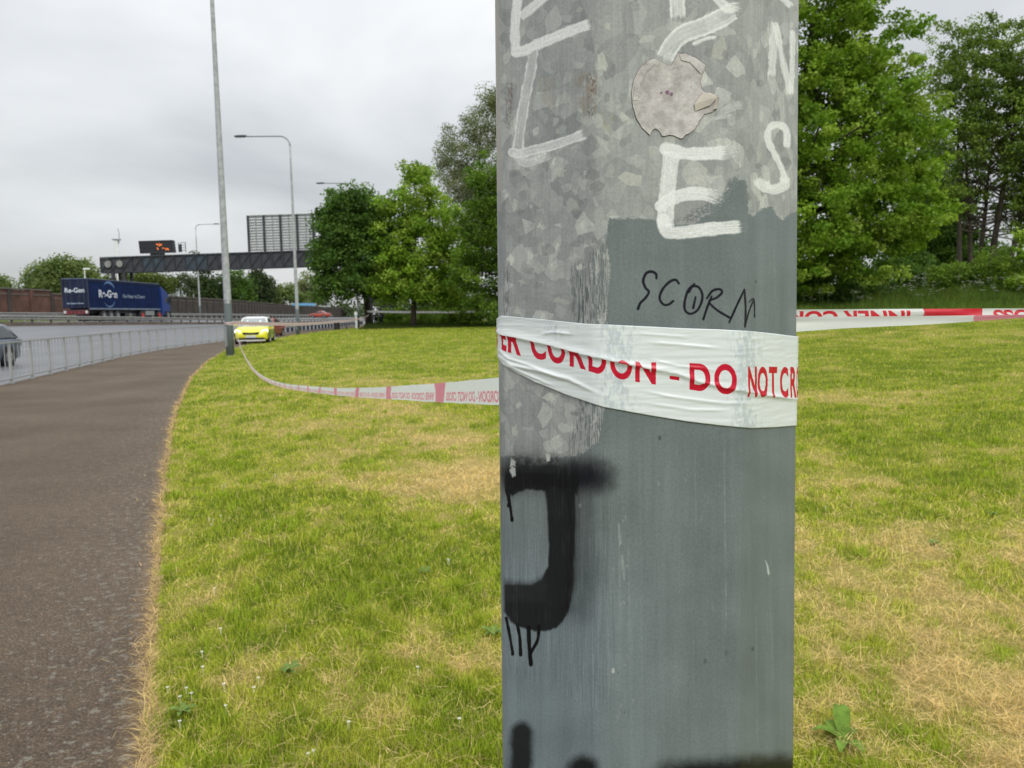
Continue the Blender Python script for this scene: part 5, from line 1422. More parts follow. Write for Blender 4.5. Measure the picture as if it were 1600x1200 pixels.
# ---- torn round sticker on the front face
def face_hit(px, py, off=0.0):
    """meet the ray with the front flat face (between corners -12 and 33 deg)"""
    a = R(10.5); nrm2 = math.sin(a) * PER + math.cos(a) * PET; apo = R0 * math.cos(R(22.5))
    r = ray(px, py); z = 1.5
    for _ in range(6):
        dd = apo * rscale(z) + off; p0 = PC + nrm2 * dd
        t = (nrm2 @ p0) / (nrm2[0] * r.x + nrm2[1] * r.y); z = CAM_H + r.z * t
    return Vector((r.x * t, r.y * t, z))
def sticker():
    Zc = lambda pts, ox, oy, k: [(ox + x / k, oy + y / k) for x, y in pts]
    out = Zc([(842, 292), (900, 322), (925, 330), (958, 268), (990, 265), (1040, 285), (1098, 325), (1085, 370), (1068, 400), (1078, 450), (1100, 462), (1155, 478), (1160, 500), (1150, 545), (1130, 558), (1090, 570), (1060, 610), (1040, 650), (1005, 668), (975, 695), (930, 675), (880, 680), (865, 655), (845, 640), (828, 655), (815, 672), (780, 640), (750, 590), (732, 530), (726, 460), (738, 400), (765, 345), (805, 305)], 760, 0, 3.2)
    # densify with ragged paper edge
    P = []
    for (ax, ay), (bx, by) in zip(out, out[1:] + out[:1]):
        L = math.hypot(bx - ax, by - ay); n = max(2, int(L / 3))
        for i in range(n):
            t = i / n; j = random.uniform(-.8, .8) if L < 18 else random.uniform(-.25, .25)
            P.append((ax + (bx - ax) * t + j, ay + (by - ay) * t + j))
    m, nt, b = new_mat('weathered paper'); tcn = N(nt, 'ShaderNodeTexCoord')
    def noise(sc, d=5.): n_ = N(nt, 'ShaderNodeTexNoise', i_Scale=sc, i_Detail=d, i_Roughness=.65); nt.links.new(tcn.outputs['Object'], n_.inputs['Vector']); return n_
    r = N(nt, 'ShaderNodeValToRGB'); r.color_ramp.elements[0].position = .36; r.color_ramp.elements[1].position = .66
    r.color_ramp.elements[0].color = (.38, .36, .345, 1); r.color_ramp.elements[1].color = (.60, .58, .56, 1); nt.links.new(noise(90).outputs[0], r.inputs[0])
    r2 = N(nt, 'ShaderNodeValToRGB'); r2.color_ramp.elements[0].position = .56; r2.color_ramp.elements[1].position = .70
    r2.color_ramp.elements[0].color = (1, 1, 1, 1); r2.color_ramp.elements[1].color = (1.0, .95, .965, 1); nt.links.new(noise(40, 2).outputs[0], r2.inputs[0])
    r3 = N(nt, 'ShaderNodeValToRGB'); r3.color_ramp.elements[0].position = .56; r3.color_ramp.elements[1].position = .80
    r3.color_ramp.elements[0].color = (1, 1, 1, 1); r3.color_ramp.elements[1].color = (.66, .60, .54, 1); nt.links.new(noise(320, 4).outputs[0], r3.inputs[0])
    x = N(nt, 'ShaderNodeMix', data_type='RGBA', blend_type='MULTIPLY'); x.inputs[0].default_value = 1; nt.links.new(r.outputs[0], x.inputs[6]); nt.links.new(r2.outputs[0], x.inputs[7])
    x2 = N(nt, 'ShaderNodeMix', data_type='RGBA', blend_type='MULTIPLY'); x2.inputs[0].default_value = 1; nt.links.new(x.outputs[2], x2.inputs[6]); nt.links.new(r3.outputs[0], x2.inputs[7])
    nt.links.new(x2.outputs[2], b.inputs['Base Color']); b.inputs['Roughness'].default_value = .9; b.inputs['Specular IOR Level'].default_value = .15
    bp = N(nt, 'ShaderNodeBump', i_Strength=.7, i_Distance=.0012); nt.links.new(noise(170, 5).outputs[0], bp.inputs['Height']); nt.links.new(bp.outputs[0], b.inputs['Normal'])
    M['paper'] = m
    M['paper_edge'] = simple('brown torn paper edge', (.095, .058, .038), .9, 0, .4, 200)
    M['paper_tan'] = simple('tan curled paper', (.52, .48, .42), .85, 0, .15, 120)
    M['ink'] = simple('purple ink dot', (.20, .11, .17), .8, 0, .1, 50)
    o0 = Vector((PC[0], PC[1], 0))
    cpx, cpy = 1050, 150
    n = len(P)
    def layer(name, mat, scale, off0, off1, rings=5):
        vs = []; fs = []
        for k in range(rings + 1):
            f = scale * k / rings
            for i, (x_, y_) in enumerate(P):
                edge_lift = .0006 * (k / rings) ** 6 * (0.4 + .6 * math.sin(i * .31) ** 2)
                vs.append(face_hit(cpx + (x_ - cpx) * f, cpy + (y_ - cpy) * f, off1 + edge_lift) - o0)
        for k in range(rings):
            for i in range(n): fs.append((k * n + i, (k + 1) * n + i, (k + 1) * n + (i + 1) % n, k * n + (i + 1) % n))
        base = len(vs)
        for x_, y_ in P: vs.append(face_hit(cpx + (x_ - cpx) * scale, cpy + (y_ - cpy) * scale, off0) - o0)
        for i in range(n): fs.append((rings * n + i, base + i, base + (i + 1) % n, rings * n + (i + 1) % n))
        return MB().add(vs, fs).build(name, mat, COLUMN, False)
    layer('sticker_backing', M['paper_edge'], 1.007, 0.0001, 0.0003, 3)  # dark rim: brown torn edge, with the sticker's shadow put into the colour
    st = layer('sticker', M['paper'], .999, 0.0002, 0.0005)
    def patch(pts, off, mat, name):
        vs = [face_hit(x_, y_, o_) - o0 for (x_, y_), o_ in zip(pts, off)] ; k = len(vs)
        vs += [face_hit(x_, y_, max(.0007, o_ - .0004)) - o0 for (x_, y_), o_ in zip(pts, off)]
        fs = [tuple(range(k)), tuple(range(2 * k - 1, k - 1, -1))] + [(i, (i + 1) % k, k + (i + 1) % k, k + i) for i in range(k)]
        me = MB().add(vs, fs).mesh(name); me.materials.append(mat); o = link(name, me, None, st); return o
    fl = Zc([(1045, 555), (1040, 520), (1055, 490), (1085, 462), (1120, 465), (1158, 482), (1120, 525)], 760, 0, 3.2)
    patch(fl, (.0012, .0020, .0024, .0018, .0022, .0038, .0026), M['paper_tan'], 'curled_flap')
    fl2 = Zc([(1156, 492), (1158, 540), (1128, 550), (1140, 515)], 760, 0, 3.2)
    patch(fl2, (.0018, .0024, .0012, .0012), M['paper_tan'], 'curled_flap')
    # lifted ragged rim on the left and along the top right
    rim = Zc([(735, 500), (742, 420), (775, 350), (830, 305), (845, 318), (800, 360), (770, 420), (755, 500)], 760, 0, 3.2)
    patch(rim, (.0013,) * 8, M['paper'], 'lifted_rim')
    rim = Zc([(965, 272), (1010, 275), (1060, 300), (1092, 328), (1075, 372), (1055, 350), (1020, 312), (975, 300)], 760, 0, 3.2)
    patch(rim, (.0013,) * 8, M['paper'], 'lifted_rim')
    for dx, dy, rr in ((905, 461, 10), (875, 463, 5), (926, 469, 8)):
        c_ = [(760 + (dx + rr * math.cos(a)) / 3.2, (dy + rr * math.sin(a)) / 3.2) for a in [2 * math.pi * k / 12 for k in range(12)]]
        patch(c_, (.0009,) * 12, M['ink'], 'ink_dot')
sticker()

# ================================================================== cordon tape
def raster_text(s, H, bold=.03, pad=0):
    """string -> (H, W) coverage array from the built-in font, cap height filling H"""
    me = text_mesh(s, 1.0, 'tmp_glyph', bold)
    v = np.array([p.co[:2] for p in me.vertices]); me.calc_loop_triangles(); T = np.array([t.vertices[:] for t in me.loop_triangles])
    bpy.data.meshes.remove(me)
    lo = v.min(0); hi = v.max(0); k = (H - 1) / (hi[1] - lo[1]); v = (v - lo) * k; Wp = int(math.ceil((hi[0] - lo[0]) * k)) + 1
    A = np.zeros((H * 2, Wp * 2), np.float32)
    for t in T:
        p = v[t] * 2; x0, y0 = np.floor(p.min(0)).astype(int); x1, y1 = np.ceil(p.max(0)).astype(int) + 1
        x0 = max(x0, 0); y0 = max(y0, 0)
        gx, gy = np.meshgrid(np.arange(x0, min(x1, Wp * 2)) + .5, np.arange(y0, min(y1, H * 2)) + .5)
        d = (p[1, 1] - p[2, 1]) * (p[0, 0] - p[2, 0]) + (p[2, 0] - p[1, 0]) * (p[0, 1] - p[2, 1])
        if abs(d) < 1e-9: continue
        a = ((p[1, 1] - p[2, 1]) * (gx - p[2, 0]) + (p[2, 0] - p[1, 0]) * (gy - p[2, 1])) / d
        b = ((p[2, 1] - p[0, 1]) * (gx - p[2, 0]) + (p[0, 0] - p[2, 0]) * (gy - p[2, 1])) / d
        m = (a >= -1e-3) & (b >= -1e-3) & (1 - a - b >= -1e-3)
        A[y0:y0 + m.shape[0], x0:x0 + m.shape[1]] = np.maximum(A[y0:y0 + m.shape[0], x0:x0 + m.shape[1]], m)
    return A.reshape(H, 2, Wp, 2).mean((1, 3))     # row 0 = baseline
def samp(A, u, v):
    """bilinear sample, u,v in 0..1"""
    h, w = A.shape; x = np.clip(u, 0, 1) * (w - 1); y = np.clip(v, 0, 1) * (h - 1)
    x0 = np.floor(x).astype(int); y0 = np.floor(y).astype(int); x1 = np.minimum(x0 + 1, w - 1); y1 = np.minimum(y0 + 1, h - 1); fx = x - x0; fy = y - y0
    r = (A[y0, x0] * (1 - fx) + A[y0, x1] * fx) * (1 - fy) + (A[y1, x0] * (1 - fx) + A[y1, x1] * fx) * fy
    return np.where((u >= 0) & (u <= 1) & (v >= 0) & (v <= 1), r, 0)
def plastic_mat(name, image, trans=.22, uvfract=False, rough=.32, clip=False, bump=0.25):
    m, nt, b = new_mat(name)
    uv = N(nt, 'ShaderNodeUVMap'); src = uv.outputs[0]
    if uvfract:
        s_ = N(nt, 'ShaderNodeSeparateXYZ'); f = N(nt, 'ShaderNodeMath', operation='FRACT'); c_ = N(nt, 'ShaderNodeCombineXYZ')
        nt.links.new(src, s_.inputs[0]); nt.links.new(s_.outputs[0], f.inputs[0]); nt.links.new(f.outputs[0], c_.inputs[0]); nt.links.new(s_.outputs[1], c_.inputs[1]); src = c_.outputs[0]
    ti = N(nt, 'ShaderNodeTexImage', image=image, extension='EXTEND'); nt.links.new(src, ti.inputs[0])
    nt.links.new(ti.outputs[0], b.inputs['Base Color']); b.inputs['Roughness'].default_value = rough; b.inputs['Specular IOR Level'].default_value = .4
    tcn = N(nt, 'ShaderNodeTexCoord'); nn = N(nt, 'ShaderNodeTexNoise', i_Scale=60.0, i_Detail=3.0); mpp = N(nt, 'ShaderNodeMapping'); mpp.inputs['Scale'].default_value = (.35, .35, 2.2)
    nt.links.new(tcn.outputs['Object'], mpp.inputs[0]); nt.links.new(mpp.outputs[0], nn.inputs['Vector'])
    bp = N(nt, 'ShaderNodeBump', i_Strength=bump, i_Distance=.002); nt.links.new(nn.outputs[0], bp.inputs['Height']); nt.links.new(bp.outputs[0], b.inputs['Normal'])
    tr = N(nt, 'ShaderNodeBsdfTranslucent'); mix = N(nt, 'ShaderNodeMixShader', i_0=trans)
    nt.links.new(ti.outputs[0], tr.inputs[0]); nt.links.new(b.outputs[0], mix.inputs[1]); nt.links.new(tr.outputs[0], mix.inputs[2]); nt.links.new(mix.outputs[0], nt.nodes['Material Output'].inputs[0])
    return m

def wrap_tape():
    T_ = [(770, 500), (775, 501), (786, 493), (850, 499), (916, 505.6), (1000, 509.5), (1072, 513), (1120, 514.5), (1166, 517), (1205, 521), (1241, 525.6), (1260, 528)]
    B_ = [(770, 548), (776, 553), (782, 562), (788, 570), (810, 583), (838, 597), (890, 618), (944, 636), (1010, 648), (1072, 658), (1120, 664), (1172, 669), (1210, 667.5), (1241, 665), (1260, 664)]
    RD = [(765, 505), (774, 506), (778, 518), (785, 524), (810, 528), (860, 540), (916, 555), (970, 568), (1025, 579), (1054, 584), (1090, 597), (1140, 609), (1197, 619), (1260, 627)]
    BLN = [(770, 540), (788, 549), (811, 556), (843, 562), (869, 568), (910, 577), (932, 584), (971, 593), (1009, 599), (1054, 605), (1091, 611), (1133, 616), (1172, 620.5), (1241, 621.5), (1270, 621)]
    HID = [(770, 48), (930, 48), (950, 30), (971, 16), (1009, 14), (1054, 8), (1094, 4), (1133, 0), (1260, 0)]
    ip = lambda L_, x: np.interp(x, [p[0] for p in L_], [p[1] for p in L_])
    NS, NVv = 760, 96
    s = S_L + np.linspace(0, 1, NS) * PERIM
    th = np.degrees(np.arctan2(*prof_at(s)))
    visible = (th > -93) & (th < 88)
    xA, yA = project(world_from(s, np.full(NS, 1.40))); xB, yB = project(world_from(s, np.full(NS, 1.50)))
    def z_for(L_):
        z = np.full(NS, 1.45)
        for _ in range(4):
            x_, y_ = project(world_from(s, z)); yt = ip(L_, x_)
            slope = (yB - yA) / .1
            z = np.clip(z + (yt - y_) / slope, 1.3, 1.6)
        return z
    zt, zb_ = z_for(T_), z_for(B_)
    iv = np.where(visible)[0]; a, b = iv[0], iv[-1]
    hid = np.where(~visible)[0]
    # order hidden samples going round the back from b to a
    order = [i % NS for i in range(b + 1, a + NS)]
    for k, i in enumerate(order):
        f = (k + 1) / (len(order) + 1); zt[i] = zt[b] * (1 - f) + zt[a] * f; zb_[i] = zb_[b] * (1 - f) + zb_[a] * f
    vv = np.linspace(0, 1, NVv)
    Zg = zb_[None] * (1 - vv[:, None]) + zt[None] * vv[:, None]; Sg = np.tile(s, (NVv, 1))
    qx, qy = project(world_from(Sg, Zg))
    rd = ip(RD, qx); d = qy - rd           # + below the ridge
    vm = visible[None] * 1.0
    prof = np.where(d < 0, np.exp(-(d / 7.0) ** 2), np.exp(-(d / 3.4) ** 2))
    amp = .0013 * np.interp(qx, [770, 800, 1000, 1200, 1245], [.5, 1.0, 1.0, .55, .2])
    off = .0012 + vm * (amp * prof + .0007 * (d < 0))
    def crease(P, w, h_):
        P = np.array(P, float); best = np.full(qx.shape, 1e9); tt = np.zeros(qx.shape)
        for i, (p, q) in enumerate(zip(P[:-1], P[1:])):
            L2 = ((q - p) ** 2).sum(); t = np.clip(((qx - p[0]) * (q - p)[0] + (qy - p[1]) * (q - p)[1]) / L2, 0, 1)
            dd = np.hypot(qx - p[0] - (q - p)[0] * t, qy - p[1] - (q - p)[1] * t); m_ = dd < best; best = np.where(m_, dd, best); tt = np.where(m_, (i + t) / (len(P) - 1), tt)
        return .62 * h_ * np.exp(-(best / w) ** 2) * np.clip(np.sin(np.pi * np.clip(tt, .02, .98)) * 1.6, 0, 1) * vm
    off = off + crease([(780, 556), (800, 570), (838, 578), (890, 592), (944, 619)], 3.2, .0022)
    off = off + crease([(779, 545), (795, 560), (830, 571), (900, 600)], 2.4, .0014)
    off = off + crease([(782, 565), (820, 583), (870, 604)], 2.2, .0012)
    off = off + crease([(845, 522), (870, 519), (900, 523)], 2.4, .0012) + crease([(1010, 535), (1060, 538), (1130, 545)], 2.6, .0010) + crease([(990, 521), (1040, 524), (1080, 527)], 2.0, .0007)
    off = off + crease([(1000, 610), (1050, 620), (1130, 630), (1180, 630)], 2.4, .0010) + crease([(1010, 560), (1060, 572), (1120, 578)], 2.0, .0007) + crease([(1000, 628), (1080, 640), (1140, 641)], 2.5, .0008)
    off = off + crease([(1170, 619), (1200, 618), (1244, 626)], 2.4, .0012) + crease([(775, 508), (777, 530), (778, 550)], 2, .0016)
    off = off + vm * (fbm(Sg * 45, Zg * 420, 91, 3) - .5) * .0005
    Vw = world_from(Sg, Zg, off).reshape(-1, 3)
    i = np.arange(NS * NVv).reshape(NVv, NS)
    F = np.stack([i[:-1, :-1], i[:-1, 1:], i[1:, 1:], i[1:, :-1]], -1).reshape(-1, 4)
    # texture in (s, v) over the same visible span as the column's
    TW, TH = 2600, 420
    su = S_L + (np.arange(TW) + .5) / TW * (S_R - S_L); vu = (np.arange(TH) + .5) / TH
    zt_i = np.interp(su, s, zt); zb_i = np.interp(su, s, zb_)
    SG = np.tile(su, (TH, 1)); ZG = zb_i[None] * (1 - vu[:, None]) + zt_i[None] * vu[:, None]
    qx, qy = project(world_from(SG, ZG, .002))
    c = np.empty((TH, TW, 3), np.float32); c[:] = srgb(231, 237, 237)
    WT = np.array(srgb(222, 227, 226)); BL = np.array(srgb(186, 197, 206)); RED = np.array(srgb(206, 20, 52))
    # where the film clings to the rough corners the metal shows faintly through it
    n = fbm(qx * .22, qy * .09, 95, 4); n2 = fbm(qx * .7, qy * .25, 96, 2)
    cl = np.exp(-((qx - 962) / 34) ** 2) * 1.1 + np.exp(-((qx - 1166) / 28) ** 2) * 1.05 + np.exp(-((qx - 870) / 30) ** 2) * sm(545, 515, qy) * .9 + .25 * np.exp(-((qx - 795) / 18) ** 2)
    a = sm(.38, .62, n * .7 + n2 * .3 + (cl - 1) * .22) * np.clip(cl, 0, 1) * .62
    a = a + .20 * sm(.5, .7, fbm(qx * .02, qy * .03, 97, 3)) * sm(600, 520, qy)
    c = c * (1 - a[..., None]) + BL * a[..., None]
    rd = ip(RD, qx); bl = ip(BLN, qx); hd = ip(HID, qx)
    hgt = (bl - qy) + np.where(qy < rd, hd, 0)
    LH = np.interp(qx, [770, 1000, 1245], [46, 47, 48.5])
    mask = np.zeros(qx.shape)
    for ch, xc, w in (('N', 774, 5), ('E', 786.5, 8), ('R', 803, 21), ('C', 840.5, 24), ('O', 869, 28), ('R', 902, 26), ('D', 933, 29), ('O', 971, 35), ('N', 1009, 33), ('-', 1054, 15), ('D', 1094, 33), ('O', 1134, 36), ('N', 1176, 14), ('O', 1192, 16), ('T', 1208, 13), ('C', 1225.5, 13), ('R', 1240, 10), ('O', 1246, 3)):
        g = raster_text(ch, 96, .035)
        if ch == '-':
            m_ = (np.abs(qx - xc) < w / 2) & (hgt > LH * .24) & (hgt < LH * .36); mask = np.maximum(mask, m_ * 1.0); continue
        lo = xc - w / 2; sub = (qx > lo - 1) & (qx < lo + w + 1)
        cs = np.where(sub.any(0))[0]
        if len(cs) == 0: continue
        sl = slice(cs[0], cs[-1] + 1)
        slant = (hgt[:, sl] * .0)
        mask[:, sl] = np.maximum(mask[:, sl], samp(g, (qx[:, sl] - lo + slant) / w, hgt[:, sl] / LH[:, sl]))
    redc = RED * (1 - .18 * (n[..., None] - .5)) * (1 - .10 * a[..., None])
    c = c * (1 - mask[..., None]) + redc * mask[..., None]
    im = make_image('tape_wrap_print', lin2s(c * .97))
    UVs = np.stack([(Sg.ravel() - S_L) / (S_R - S_L), np.tile(vv[:, None], (1, NS)).ravel()], -1)
    me = np_mesh('wrapped_tape', Vw, F, True, uvs=UVs)
    m_ = plastic_mat('tape wrapped film', im, .14, rough=.27, bump=.08)
    o = link('wrapped_tape', me, m_)
    tag(o, 'white tape with red capitals wrapped tightly around the huge close-up column', 'tape')
    so = o.modifiers.new('thickness', 'SOLIDIFY'); so.thickness = .0002; so.offset = -1
wrap_tape()

def strip_images():
    Wp, Hp = 2048, 256
    g = raster_text('INNER CORDON - DO NOT CROSS', 96, .035)
    u = (np.arange(Wp) + .5) / Wp; v = (np.arange(Hp) + .5) / Hp; U, V_ = np.meshgrid(u, v)
    block = ((U < .135)) * 1.0; block = 1 - sm(.133, .137, U)
    # stroke-heavy squeezed lettering
    text = samp(g, (U - .165) / (.975 - .165), (V_ - .335) / .33)
    out = []
    for white, red, kx in ((srgb(226, 228, 226), srgb(214, 24, 50), 1.0), (srgb(244, 248, 248), srgb(236, 150, 168), 1.0)):
        c = np.empty((Hp, Wp, 3)); c[:] = white
        mk = np.clip(block + text, 0, 1)[..., None] * (.97 + .06 * (fbm(U * 60, V_ * 6, 3, 3)[..., None] - .5))
        c = c * (1 - mk) + np.array(red) * mk
        out.append(c)
    return [make_image('tape_front_print', lin2s(out[0] * .97)), make_image('tape_back_print', lin2s(out[1] * 1.0))]
im_front, im_back = strip_images()
M['tape_f'] = plastic_mat('cordon tape front', im_front, .35, True)
M['tape_b'] = plastic_mat('cordon tape seen from the back', im_back, .55, True)
PERIOD = .463
def plane_pt(px, py, A, B):
    nrm = Vector((B.y - A.y, -(B.x - A.x), 0)); r = ray(px, py); o = Vector((0, 0, CAM_H))
    return o + r * (nrm.dot(A - o) / nrm.dot(r))
def ribbon(name, top, bot, us, vt, vb, mat, parent=None, thick=.0003, sub=6, wav=.0, seed=0, rev=True):
    """top/bot: lists of world points; us: length coordinate"""
    n = len(top); k = sub
    V = []; UV = []
    for i in range(n):
        for j in range(k + 1):
            f = j / k; p = bot[i].lerp(top[i], f)
            if wav: p = p + Vector((0, 1, 0)) * wav * (float(vnoise(us[i] * 9 + seed, f * 3 + 1, 7)) - .5) + Vector((1, 0, 0)) * wav * .5 * (float(vnoise(us[i] * 14 + seed, f * 2 + 8, 9)) - .5)
            V.append(p[:]); UV.append((us[i], (vb[i] if hasattr(vb, '__len__') else vb) * (1 - f) + (vt[i] if hasattr(vt, '__len__') else vt) * f))
    idx = np.arange(n * (k + 1)).reshape(n, k + 1)
    F = np.stack([idx[:-1, :-1], idx[1:, :-1], idx[1:, 1:], idx[:-1, 1:]], -1).reshape(-1, 4)
    o = link(name, np_mesh(name, V, F, True, uvs=UV), mat, parent)
    return o
def tapes():
    A = Vector((PC[0] - .02, PC[1] + .02, 0)); B = Vector((L1.x, L1.y, 0))
    tab = [(800, 588, 634), (777, 590, 632.5), (740, 593.5, 631), (700, 597.5, 629), (660, 600.5, 627), (620, 603, 624.5), (590, 605, 622.5), (560, 606, 620.5), (530, 606, 618), (500, 604.5, 614.5), (470, 602, 610.5), (450, 600, 607.5), (430, 595.5, 602), (415, 589.5, 595.5), (400, 579, 584.5), (390, 567, 572), (382, 553.5, 558), (376, 539.5, 543.5), (372, 527, 530.6), (368.5, 515, 518), (366.2, 505, 508)]
    xs = np.array([t[0] for t in tab], float); order = np.argsort(xs)
    # smooth resample in px
    q = []; n = len(tab)
    P = smooth_line([(t[0], t[1]) for t in tab], 6); Pb = smooth_line([(t[0], t[2]) for t in tab], 6)
    top = [plane_pt(x, y, A, B) for x, y in P]; bot = [plane_pt(x, y, A, B) for x, y in Pb]
    cum = [0.0]
    for a, b in zip(top[:-1], top[1:]): cum.append(cum[-1] + (b - a).length)
    ref = min(range(len(P)), key=lambda i: abs(P[i][0] - 686)); us = [(c - cum[ref]) / PERIOD + .067 for c in cum]
    o = ribbon('cordon_tape', top, bot, us, 1.02, .27, M['tape_b'], wav=.012, sub=5)
    tag(o, 'sagging white tape with pink stripes between the huge column and the next lamp column', 'tape')
    # right hand run, folded and turned upside down
    A2 = Vector((.28, PC[1] + .02, 0)); B2 = Vector((8.28, PC[1] + .42, 0))
    t_ = [(1225, 484, 495.3), (1241, 483.8, 495.2), (1330, 483, 494.6), (1410, 482.6, 494), (1500, 482.2, 493), (1600, 481.7, 491.6), (1700, 481.5, 491), (1900, 481, 490), (2300, 480, 489), (3200, 479, 488)]
    P = smooth_line([(a, b) for a, b, c in t_], 8); Pb = smooth_line([(a, c) for a, b, c in t_], 8)
    top = [plane_pt(x, y, A2, B2) for x, y in P]; bot = [plane_pt(x, y, A2, B2) for x, y in Pb]
    cum = [0.0]
    for a, b in zip(top[:-1], top[1:]): cum.append(cum[-1] + (b - a).length)
    ref = min(range(len(P)), key=lambda i: abs(P[i][0] - 1483)); us = [-(c - cum[ref]) / PERIOD + .067 for c in cum]
    o = ribbon('cordon_tape', top, bot, us, .30, .47, M['tape_f'], wav=.004, sub=4, seed=3)
    tag(o, 'taut folded tape with a bright red block running right from the huge column', 'tape')
    t2 = [(1225, 518.8), (1241, 518.5), (1300, 514.5), (1362, 511), (1440, 507.5), (1505, 503.5), (1600, 496.6), (1700, 494), (1900, 492.5), (2300, 491), (3200, 490)]
    yb = smooth_line(t2, 8); yb_i = np.interp(P[:, 0], yb[:, 0], yb[:, 1])
    off = Vector((0, .006, 0))
    top2 = [plane_pt(x, y - .6, A2 + off, B2 + off) for x, y in Pb]; bot2 = [plane_pt(x, y, A2 + off, B2 + off) for x, y in zip(P[:, 0], yb_i)]
    us2 = [u + .12 for u in us]
    ribbon('folded_layer', top2, bot2, us2, .97, .80, M['tape_b'], o, wav=.006, sub=4, seed=5)
    # lamp column -> wide trunk, far away
    trunk = Vector((TRUNK[0], TRUNK[1], 0))
    pp = smooth_line([(356, 504.3), (385, 505.3), (415, 506), (462, 506.5), (492, 505.3), (520, 503), (540, 501.3), (556, 499.2), (566, 497), (573, 494), (577, 491), (579.5, 488)], 5)
    c_ = [plane_pt(x, y, B, trunk) for x, y in pp]; h_ = .075
    top = [p + Vector((0, 0, h_)) for p in c_]; bot = [p - Vector((0, 0, h_)) for p in c_]
    cum = [0.0]
    for a, b in zip(c_[:-1], c_[1:]): cum.append(cum[-1] + (b - a).length)
    o = ribbon('cordon_tape', top, bot, [c / PERIOD for c in cum], 1, 0, M['tape_f'], wav=.02, sub=2)
    tag(o, 'thin distant tape from the lamp column past the police car to the tree trunk', 'tape')
    T2 = Vector((at_y(800, 487, 80).x, 80, 0))
    pp = [(573, 486.6), (600, 487.2), (640, 487.7), (700, 487.8), (740, 487), (800, 485.5)]
    c_ = [plane_pt(x, y, trunk + Vector((0, -.75, 0)), T2) for x, y in pp]
    o = ribbon('cordon_tape', [p + Vector((0, 0, .11)) for p in c_], [p - Vector((0, 0, .11)) for p in c_], [0, 5, 12, 22, 30, 40], .22, .02, M['tape_b'], sub=2)
    tag(o, 'farthest cordon tape stretched level along the trees behind the lawn', 'tape')
    # turns of tape round the next lamp column
    n = 24; r_ = .148; topc = []; botc = []
    for i in range(n + 1):
        a = 2 * math.pi * i / n; topc.append(Vector((L1.x + r_ * math.cos(a), L1.y + r_ * math.sin(a), 1.33 + .02 * math.sin(a)))); botc.append(Vector((L1.x + r_ * math.cos(a), L1.y + r_ * math.sin(a), 1.21 - .02 * math.cos(a))))
    o = ribbon('cordon_tape', topc, botc, [.5 + i / n * 1.4 for i in range(n + 1)], .9, .2, M['tape_f'], sub=2)
    tag(o, 'turns of red and white cordon tape knotted round the lamp column beside the police car', 'tape')
_tp = at_y(578, 513, 84.5); TRUNK = (_tp.x, 84.5)
tapes()

# ================================================================== trees
def rand_unit(n, r): 
    v = r.normal(size=(n, 3)); return v / np.linalg.norm(v, axis=1, keepdims=True)
def leaf_mesh(centers, crad, per, size, cols, r, up=.45, flat=.7, name='crown', colvar=.22, aspect=.62):
    """clumps of leaf-shaped quads round every centre"""
    n = len(centers); K = n * per
    ci = np.repeat(np.arange(n), per)
    d = rand_unit(K, r) * (r.random((K, 1)) ** (1 / 2.0))
    d[:, 2] *= flat
    cr_ = crad * (0.7 + .6 * r.random(n))
    P = centers[ci] + d * cr_[ci, None]
    nrm = rand_unit(K, r) + np.array([0, 0, up]) + d * .6; nrm /= np.linalg.norm(nrm, axis=1, keepdims=True)
    a = np.cross(nrm, rand_unit(K, r)); a /= np.linalg.norm(a, axis=1, keepdims=True) + 1e-9
    b = np.cross(nrm, a)
    s = size * (0.65 + .7 * r.random((K, 1)))
    v0 = P - a * s * .5; v1 = P + b * s * aspect * .5 + nrm * s * .08; v2 = P + a * s * .5 - nrm * s * .10; v3 = P - b * s * aspect * .5 + nrm * s * .08
    V = np.stack([v0, v1, v2, v3], 1).reshape(-1, 3)
    F = np.arange(K * 4).reshape(K, 4)
    ccl = cols[r.integers(0, len(cols), n)] * (1 + colvar * (r.random((n, 1)) - .5) * 2)
    lc = ccl[ci] * (1 + .30 * (r.random((K, 1)) - .5)); lc = np.clip(lc, 0, 1)
    C4 = np.repeat(lc, 4, 0)
    return V, F, C4
